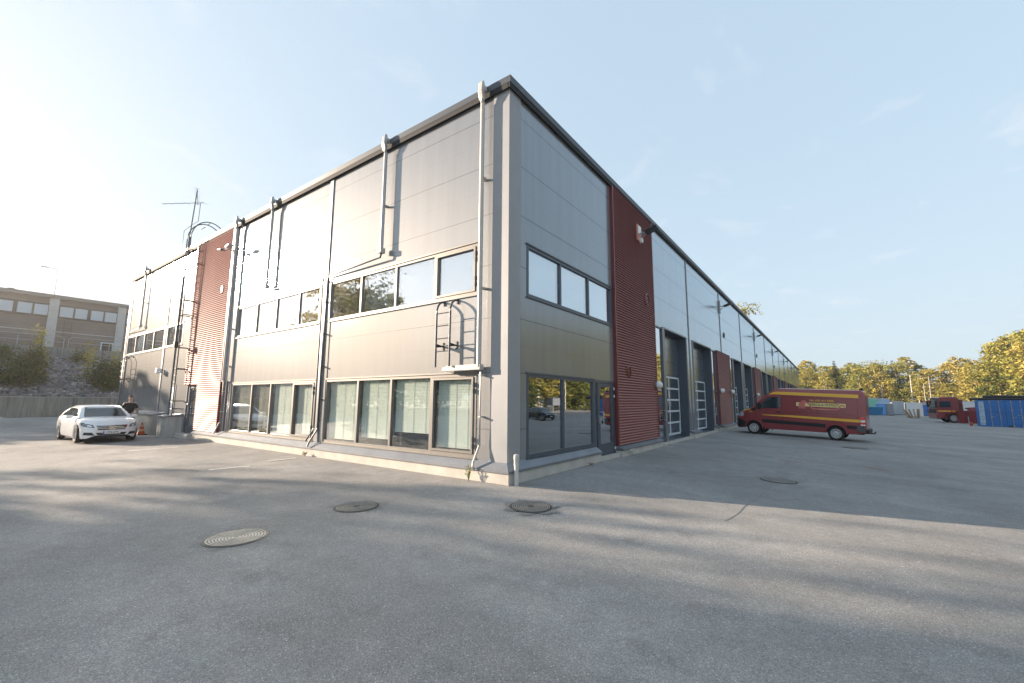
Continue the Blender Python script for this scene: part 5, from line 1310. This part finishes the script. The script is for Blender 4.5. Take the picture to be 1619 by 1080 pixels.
t = thing('terrace_wall', 'concrete block wall on top of the rubble slope', 'wall', (0, 0, 0)); m = MB(); y = -24
while y < 34: m.box(-50.6+rnd(-.02, .02), -50.1, y, y+2.95, 4.9, 6.4); y += 3
m.build('wall_block', streak_mat('grey_concrete_blocks', (.30, .29, .28), (.15, .145, .14)), t)
tag(MB().box(-140, -50.6, -60, 60, 4.0, 6.3).build('terrace_ground', mat('terrace_gravel', (.12, .12, .11), .9, noise=.2, nscale=1)), 'raised terrace in front of the brick hall', 'ground', kind='structure')
t = thing('tube_railing', 'galvanised tube railing along the terrace edge', 'railing', (-50.3, 0, 6.3)); m = MB(); P_ = MB()
y = -23
while y < 33:
    m.tube([(0, y, .55), (0, y, .95), (0, y+.15, 1.08), (0, y+.3, 1.12), (0, y+5.3, 1.12), (0, y+5.45, 1.08), (0, y+5.6, .95), (0, y+5.6, .55)], .03, 6); m.tube([(0, y, .6), (0, y+5.6, .6)], .025, 6)
    for u in (0, 2.8, 5.6): P_.tube([(0, y+u, 0), (0, y+u, .95)], .03, 6)
    y += 5.9
m.build('rail', pipe_m, t); P_.build('rail_post', pipe_m, t)
def brick_hall():
    X = -72; y0, y1 = -18.6, 40; zt = 14.7; zb = 6.3
    t = thing('brick_hall', 'low grey brown brick hall with band windows on the terrace behind', 'building', (X, 0, zb)); H = zt-zb
    bk = mat('grey_brown_brick', (.20, .155, .135), .85); g = NG(bk); P = g.coord(); b = g.new('ShaderNodeTexBrick'); b.inputs['Scale'].default_value = 1
    mp = g.new('ShaderNodeMapping'); g.l.new(P, mp.inputs[0]); mp.inputs['Rotation'].default_value = (0, R(90), 0)
    cb = g.new('ShaderNodeCombineXYZ'); xx = g.sep(P); g.l.new(xx[1], cb.inputs[0]); g.l.new(xx[2], cb.inputs[1]); g.l.new(cb.outputs[0], b.inputs['Vector'])
    b.inputs['Brick Width'].default_value = .30; b.inputs['Row Height'].default_value = .085; b.inputs['Mortar Size'].default_value = .008
    b.inputs['Color1'].default_value = (.21, .165, .145, 1); b.inputs['Color2'].default_value = (.17, .13, .115, 1); b.inputs['Mortar'].default_value = (.26, .24, .22, 1)
    g.base(g.mix(1, b.outputs[0], g.rng(g.noise(g.scale(P, (1, .3, 2)), .5, 4), .3, .7, .8, 1.15), 'MULTIPLY'))
    m = MB(); m.box(-30, -.25, y0, y1, 0, H-.45); m.build('brick_wall', bk, t)
    # pilasters every 6.45 m; window band between
    ps = [2.0+6.45*k for k in range(-3, 7)]
    m = MB()
    for p in ps: m.box(-.25, .05, p-.42, p+.42, 0, H-.3)
    m.build_each('concrete_pilaster', mat('pilaster_concrete', (.50, .49, .48), .8, noise=.15, nscale=1.2), t)
    m = MB(); m.box(-30, .2, y0-.1, y1, H-.45, H-.18); m.box(-30, .12, y0-.02, y1, H-.18, H); m.build_each('roof_edge', mat('roof_edge_metal', (.20, .19, .18), .6), t)
    for p in ps[:-1]:
        m = MB(); m.box(-.25, -.12, p+.42, p+6.03, 5.55, 7.22); w_ = m.build('window_band', mat('band_brown', (.05, .042, .038), .6) if 'band_brown' not in bpy.data.materials else bpy.data.materials['band_brown'], t)
        m = MB()
        for a, b2 in ((.57, 1.77), (1.95, 3.08), (3.44, 4.62), (4.81, 5.97)): m.box(-.12, -.09, p+a, p+b2, 5.75, 7.0)
        m.build('window_pane', glass_band, w_)
        m = MB(); m.box(-.25, -.2, p+.42, p+6.03, 3.75, 3.85); m.build('brick_course', bpy.data.materials['pilaster_concrete'], t)
    m = MB(); m.box(-.25, -.1, 6.75, 8.0, 0, 2.95); f = m.build('basement_window', white_ln, t); m = MB(); m.box(-.1, -.08, 6.87, 7.88, .1, 2.83); m.build('window_pane', black_m, f)
    m = MB(); m.lathe([(.22, 0), (.22, .35), (.42, .4), (.42, .52), (.1, .62)], c=(-3, -1.5, H), n=12); m.build('roof_vent', iron_b, t)
    m = MB()
    for u in (3.1, 3.8): m.tube([(-.15, u, 1.3), (-.15, u, 5.3)], .02, 5)
    for k in range(12): m.tube([(-.15, 3.1, 1.5+k*.32), (-.15, 3.8, 1.5+k*.32)], .015, 4)
    m.build('facade_ladder', iron_b, t)
glass_band = mat('band_window_glass', (.42, .48, .54), .12, 0, .9)
brick_hall()
lamp_post(-76, 2.3, 12.5, 'very thin lamp post rising above the roof of the brick hall', ((0, -1.3),), z=6.3)
t = thing('gravel_heap', 'small pale gravel heap by the retaining wall at left edge', 'gravel heap', (-38.7, -6.2, G(-39, -6))); m = MB()
for i in range(22):
    for j in range(22):
        u, v = (i/21-.5)*6.4, (j/21-.5)*6.4; rr = math.hypot(u, v)/3.1; m.v.append((u*.6, v, max(-.05, 1.25*(1-rr))+rnd(-.015, .015)))
for i in range(21):
    for j in range(21): m.f.append((i*22+j, (i+1)*22+j, (i+1)*22+j+1, i*22+j+1)); m.m.append(0)
m.build('gravel_surface', mat('pale_gravel', (.34, .33, .31), .9, noise=.3, nscale=30, bump=.6, bscale=40), t, smooth=True)

# ------------------------------------------------------------ vegetation
def foliage(name, stops, rough=.75, trans=.25):
    m = mat(name, (.1, .1, .03), rough, 0, .25); g = NG(m); gi = g.new('ShaderNodeNewGeometry'); oi = g.new('ShaderNodeObjectInfo')
    f = g.math('ADD', g.math('MULTIPLY', gi.outputs['Random Per Island'], .45), g.math('MULTIPLY', oi.outputs['Random'], .55)); g.base(g.ramp(f, stops))
    c = [l for l in m.node_tree.links if l.to_socket == g.b.inputs['Base Color']][0].from_socket
    tr = g.new('ShaderNodeBsdfTranslucent'); g.l.new(c, tr.inputs[0]); mx = g.new('ShaderNodeMixShader'); mx.inputs[0].default_value = trans
    out = [n for n in g.n if n.type == 'OUTPUT_MATERIAL'][0]; g.l.new(g.b.outputs[0], mx.inputs[1]); g.l.new(tr.outputs[0], mx.inputs[2]); g.l.new(mx.outputs[0], out.inputs[0]); return m
fol_birch = foliage('birch_autumn_leaves', [(0, (.17, .19, .045)), (.35, (.29, .275, .065)), (.7, (.41, .34, .085)), (1, (.47, .34, .10))])
fol_green = foliage('green_leaves', [(0, (.05, .075, .02)), (.5, (.11, .13, .03)), (1, (.21, .20, .045))])
fol_spruce = foliage('spruce_needles', [(0, (.022, .036, .016)), (.5, (.035, .052, .02)), (1, (.06, .075, .025))], trans=.1)
fol_pine = foliage('pine_needles', [(0, (.09, .11, .03)), (.5, (.18, .17, .04)), (1, (.28, .24, .05))], trans=.2)
bark_w = mat('birch_bark', (.55, .50, .45), .8, noise=.4, nscale=3); bark_d = mat('dark_bark', (.10, .07, .05), .9, noise=.3, nscale=4); bark_p = mat('pine_bark', (.30, .15, .08), .9, noise=.3, nscale=3)
def leaf(m, c, s, flat=0):
    u = Vector((rnd(-1, 1), rnd(-1, 1), rnd(-1, 1)*(1-flat))).normalized()*s; v = u.cross(Vector((rnd(-1, 1), rnd(-1, 1), rnd(-1, 1)))).normalized()*s*rnd(.5, .8)
    m.face([c-u, c-v*.9, c+u, c+v])
def crown_broad(h, r, base, seed, n_cl=80, per=26, ls=.20, top=.5):
    random.seed(seed); m = MB()
    for i in range(n_cl):
        t = rnd(0, 1)**.85; z = base+(h-base)*t; prof = math.sin(math.pi*min(1, max(.06, (t*.86+.12))))**.6; a = rnd(0, 6.283); rr = r*prof*math.sqrt(rnd(.12, 1))
        c = Vector((math.cos(a)*rr, math.sin(a)*rr, z)); cs = r*rnd(.16, .34)*(1.1-.5*t)
        for k in range(per):
            d = Vector((random.gauss(0, 1), random.gauss(0, 1), random.gauss(0, .75))); leaf(m, c+d*cs*.55, ls*rnd(.6, 1.3))
    return m
def trunk(h, r, seed, limbs=9, base=.3, rr=3.0, curve=.25, up=.5):
    random.seed(seed); m = MB(); P = [Vector((math.sin(k*.7+seed)*curve*k/8, math.cos(k*.9+seed)*curve*k/8, h*.93*k/8)) for k in range(9)]; m.tube(P, r, 8, r2=r*.12)
    for i in range(limbs):
        t = base+(.92-base)*i/limbs; k = t*8; p = P[int(k)].lerp(P[min(8, int(k)+1)], k-int(k)); a = i*2.4+seed; L = rr*(1-t*.65); e = p+Vector((math.cos(a)*L, math.sin(a)*L, L*up))
        m.tube([p, p.lerp(e, .5)+Vector((0, 0, -.05*L)), e], r*.35*(1-t*.7), 5, r2=r*.05)
    return m
def crown_spruce(h, r, seed, base=.06, ls=.17, dens=1.0):
    random.seed(seed); m = MB(); wh = int(h*2.1)
    for i in range(wh):
        t = i/wh; z = h*(base+(1-base)*t); L = r*(1-t)**.85*rnd(.8, 1.1)+.12; nb = int((6+8*(1-t))*dens)
        for b in range(nb):
            a = rnd(0, 6.283); LL = L*rnd(.7, 1.1); n = max(3, int(LL/.20))
            for k in range(n):
                s = (k+.5)/n; wd = .30*(1-s*.6)*min(1, LL)
                for q in range(2):
                    c = Vector((math.cos(a)*LL*s, math.sin(a)*LL*s, z-LL*.28*s+rnd(-.1, .05)))+Vector((-math.sin(a), math.cos(a), 0))*rnd(-wd, wd); leaf(m, c, ls*rnd(.7, 1.25), .5)
    return m
def crown_pine(h, r, seed, ncl=34, per=34, ls=.17, lo=.45):
    random.seed(seed); m = MB()
    for i in range(ncl):
        t = rnd(0, 1); z = h*(lo+(1-lo)*t); a = rnd(0, 6.283); rr = r*math.sqrt(rnd(.05, 1))*(1-.55*t); c = Vector((math.cos(a)*rr, math.sin(a)*rr, z)); cs = r*rnd(.16, .30)
        for k in range(per): leaf(m, c+Vector((random.gauss(0, 1)*cs, random.gauss(0, 1)*cs, random.gauss(0, .38)*cs)), ls*rnd(.7, 1.2))
    return m
PROTO = {}
def proto(key, crown, fm, tr, bm_):
    a = bpy.data.meshes.new('tree_crown'); a.from_pydata(crown.v, [], crown.f); a.materials.append(fm)
    b = bpy.data.meshes.new('tree_trunk'); b.from_pydata(tr.v, [], tr.f); b.materials.append(bm_); b.polygons.foreach_set('use_smooth', [True]*len(b.polygons)); PROTO[key] = (a, b)
proto('birch0', crown_broad(13, 2.9, 2.5, 1, 95, 30, .19), fol_birch, trunk(13, .15, 1, 10, .25, 2.5, .3, .7), bark_w)
proto('birch1', crown_broad(11, 2.4, 1.8, 2, 85, 28, .18), fol_birch, trunk(11, .12, 2, 9, .25, 2.0, .4, .8), bark_w)
proto('birch2', crown_broad(14.5, 2.6, 3.5, 3, 80, 28, .20), fol_birch, trunk(14.5, .15, 3, 9, .3, 2.2, .35, .8), bark_w)
proto('broad0', crown_broad(9, 3.2, .8, 4, 90, 30, .20), fol_green, trunk(9, .16, 4, 10, .2, 2.6, .3, .6), bark_d)
proto('broad1', crown_broad(6, 2.6, .3, 5, 80, 28, .18), fol_green, trunk(6, .12, 5, 9, .15, 2.0, .3, .6), bark_d)
proto('spruce0', crown_spruce(14, 2.5, 6), fol_spruce, trunk(14, .17, 6, 0, curve=.05), bark_d)
proto('spruce1', crown_spruce(11, 2.2, 7), fol_spruce, trunk(11, .14, 7, 0, curve=.05), bark_d)
proto('pine0', crown_pine(15, 2.8, 8), fol_pine, trunk(15, .18, 8, 9, .45, 2.2, .2, .35), bark_p)
proto('pine1', crown_pine(12, 2.6, 9, 40, 34, lo=.3), fol_pine, trunk(12, .16, 9, 9, .35, 2.2, .3, .35), bark_p)
def tree(key, x, y, sc, label, cat='tree', group=None, z=None, rz=None, name=None, sxy=1):
    a, b = PROTO[key]; t = thing(name or {'b': 'birch_tree', 's': 'spruce_tree', 'p': 'pine_tree'}[key[0]] if key[:5] != 'broad' else 'leafy_tree', label, cat, (x, y, (G(x, y) if z is None else z)-.05), rnd(0, 6.28) if rz is None else rz, group)
    t.scale = (sc*sxy, sc*sxy, sc)
    for nm, me in (('crown', a), ('trunk', b)):
        o = bpy.data.objects.new(nm, me); C.objects.link(o); o.parent = t
    return t
random.seed(21)
# forest beyond the yard, following its edge
EDGE = [(-12, 172), (4, 158), (16, 148), (24, 146), (30, 140), (31, 128), (36, 117), (42, 100), (50, 84), (58, 66), (66, 48), (72, 28), (78, 5)]
LBL = {'birch': ('golden yellow birch in the forest edge beyond the yard', 'golden birches of the forest edge'), 'spruce': ('dark green spruce in the forest edge beyond the yard', 'dark spruces of the forest edge'),
       'pine': ('green needled pine in the forest edge beyond the yard', 'pines of the forest edge'), 'broad': ('low green leafy tree at the foot of the forest edge', 'low leafy trees of the forest edge')}
def forest(key, x, y, sc, s, row):
    part = 'forest right of the building end' if s < .12 else 'forest above the toilets' if s < .26 else 'low middle of the forest' if s < .335 else 'forest behind the lorry' if s < .41 else 'forest above the blue container' if s < .56 else 'forest mirrored in windows only'
    kind = {'birch': 'golden yellow birch', 'spruce': 'dark green spruce', 'pine': 'green needled pine', 'broad': 'low green leafy tree'}[key[:-1]]
    rw = ('in the front row', 'in the second row', 'in the third row', 'at the back')[row]
    tree(key, x, y, sc, '%s %s of the %s' % (kind, rw, part), group=LBL[key[:-1]][1], sxy=1.35 if key[0] != 's' else 1.1)
def along(s):
    L = [math.dist(a, b) for a, b in zip(EDGE, EDGE[1:])]; s *= sum(L)
    for (a, b), l in zip(zip(EDGE, EDGE[1:]), L):
        if s <= l: return a[0]+(b[0]-a[0])*s/l, a[1]+(b[1]-a[1])*s/l, (b[0]-a[0])/l, (b[1]-a[1])/l
        s -= l
    return (*EDGE[-1], 0, -1)
NT = 62
for row in range(4):
    for i in range(NT):
        s = (i+rnd(-.4, .4)+row*.27)/NT; s = min(max(s, 0), 1); x, y, dx, dy = along(s); off = row*3.6+rnd(-1.2, 1.2); x += -dy*off*1+0; y += dx*off
        hgt = .90 if s < .26 else (.68 if s < .325 else 1.12 if s < .40 else 1.45)
        if row == 0: key = random.choice(['broad1', 'birch1', 'birch1', 'broad1', 'birch0', 'spruce1', 'birch1', 'broad0' if s < .4 else 'birch0'])
        elif row == 1: key = random.choice(['birch0', 'birch1', 'birch2', 'birch0', 'spruce1', 'pine1'])
        else: key = random.choice(['birch2', 'birch0', 'pine0', 'spruce0', 'pine1', 'birch2', 'birch0'])
        forest(key, x, y, hgt*rnd(.85, 1.15)*(1.0 if row < 2 else 1.08), s, row)
tree('pine0', -10.6, 117.5, 1.86, 'tall pine whose crown shows above the far roof edge', sxy=.8)
# bushes on the rubble slope
random.seed(5)
def bush(x, y, h, r, fm, label, n=60, ls=.09, stems=9, tall=None, zf=None):
    z = slope_z(x) if zf is None else zf; t = thing('shrub', label, 'shrub', (x, y, z-.1)); m = MB(); st = MB()
    for k in range(stems):
        a = rnd(0, 6.28); q = rnd(.2, .8)*r; st.tube([(0, 0, 0), (math.cos(a)*q*.5, math.sin(a)*q*.5, h*.5), (math.cos(a)*q, math.sin(a)*q, h*rnd(.8, 1))], .02, 5, r2=.006)
    for i in range(n):
        a = rnd(0, 6.28); tt = rnd(.08, 1); rr = r*math.sqrt(rnd(.05, 1))*(math.sin(math.pi*min(.96, tt*.75+.22))**.6); c = Vector((math.cos(a)*rr, math.sin(a)*rr, h*tt)); cs = rnd(.16, .34)
        for k in range(34): leaf(m, c+Vector((random.gauss(0, 1), random.gauss(0, 1), random.gauss(0, 1.1)))*cs, ls*rnd(.6, 1.3))
    m.build('leaves', fm, t); st.build('stem', bark_d, t); return t
fol_olive = foliage('olive_leaves', [(0, (.05, .06, .02)), (.5, (.09, .10, .025)), (1, (.15, .13, .03))]); fol_yel = foliage('yellow_leaves', [(0, (.35, .30, .03)), (1, (.50, .40, .03))])
bush(-43.8, -3.7, 2.7, 1.25, fol_green, 'large dark green shrub near the left edge of the rubble slope', 85, .085)
bush(-43.9, -2.05, 2.5, .85, fol_olive, 'feathery olive willow shrub right of the dark green shrub', 70, .08)
bush(-43.0, -2.8, 1.3, 1.1, fol_olive, 'low olive shrub at the foot of the dark green shrub', 45, .08)
bush(-44.6, -5.4, 3.1, 1.2, fol_olive, 'olive shrub cut by the left picture edge', 70, .09)
bush(-44.7, -1.75, 3.9, .34, fol_yel, 'slim young tree with bright yellow leaves above the willow shrub', 20, .075, 4)
bush(-43.7, 2.0, 2.1, .85, fol_olive, 'olive shrub left of the grey building end', 60, .08)
bush(-43.4, 3.0, 2.2, .75, fol_green, 'greener shrub touching the grey building end', 55, .08)
bush(-42.7, 2.3, 1.1, .8, fol_olive, 'low shrub at the foot of the slope near the building end', 36, .08)
bush(-44.5, 1.15, 3.4, .20, fol_yel, 'slender yellow sapling rising in front of the railing', 14, .07, 3)
bush(-44.8, 2.9, 2.7, .28, fol_yel, 'short sapling with orange yellow leaves beside the building end', 12, .07, 3)
bush(-49.4, 1.3, .9, .6, fol_olive, 'small grey green bush under the block wall', 18, .08, 4)
# trees on the near side: they stand left of the view, shade the yard and show mirrored in the windows
random.seed(11)
SH = 'tree beyond the yard left of the view, mirrored in the upper windows'
def shade(key, c, dist, sc, label, name=None, z=None):
    # c is the sun-line offset y-.4x; dist how far along -x
    x = -dist; y = c-.4*dist; tree(key, x, y, sc, label, z=z)
ROW = [(-4.4, 31, 'pine0', 1.12), (-6.4, 33, 'pine0', 1.18), (-8.4, 32, 'broad0', 1.25), (-10.2, 35, 'birch0', 1.05), (-12.6, 33, 'birch1', .95), (-16.6, 32, 'broad0', .95), (-21, 34, 'birch1', .85), (-26, 32, 'broad0', .9), (-32, 34, 'birch0', .75), (-39, 32, 'broad0', .95)]
NUM = ('first', 'second', 'third', 'fourth', 'fifth', 'sixth', 'seventh', 'eighth', 'ninth', 'tenth', 'eleventh')
for i, (c, d, ky, sc) in enumerate(ROW):
    shade(ky, c, d, sc, '%s, %s from the gap in the front tree row left of view' % ({'pin': 'tall bare stemmed pine', 'bro': 'broad green leafy tree', 'bir': 'tall yellow birch'}[ky[:3]], NUM[i]))
ROW2 = [(-5.0, 40, 'birch0', 1.45), (-7.4, 42, 'broad0', 1.6), (-10, 44, 'broad0', 1.5), (-15, 46, 'spruce0', .95), (-20, 44, 'broad0', 1.1), (-28, 46, 'birch1', 1.0)]
for i, (c, d, ky, sc) in enumerate(ROW2):
    shade(ky, c, d, sc, '%s, %s from the gap in the back tree row left of view' % ({'pin': 'tall pine', 'bro': 'broad leafy tree', 'bir': 'tall birch', 'spr': 'dark spruce'}[ky[:3]], NUM[i]))
for i, (c, d, sc, ky) in enumerate([(7.0, 50, 1.12, 'birch1'), (8.6, 51, 1.20, 'birch1'), (9.6, 50, 1.16, 'birch1'), (5.0, 53, 1.05, 'birch1'), (3.4, 50, .95, 'birch1')]):
    x = -d-2; y = c+.4*x; tree(ky, x, y, sc*.8, 'leafy tree, %s of the row near the terrace left of view' % ('first', 'second', 'third', 'fourth', 'fifth')[i])
# keep every datablock name tidy, nothing else to do

# ------------------------------------------------------------ evening haze
hz = MB(); hz.box(-150, 130, -90, 200, -2.6, 34)
hm = bpy.data.materials.new('haze_air'); hm.use_nodes = True; hm.node_tree.nodes.clear()
ho = hm.node_tree.nodes.new('ShaderNodeOutputMaterial'); hv = hm.node_tree.nodes.new('ShaderNodeVolumePrincipled')
hv.inputs['Color'].default_value = (1, 1, 1, 1); hv.inputs['Density'].default_value = .0007; hv.inputs['Anisotropy'].default_value = .6
hm.node_tree.links.new(hv.outputs[0], ho.inputs['Volume'])
tag(hz.build('haze', hm), 'thin pale evening haze over the yard', 'haze', kind='stuff')
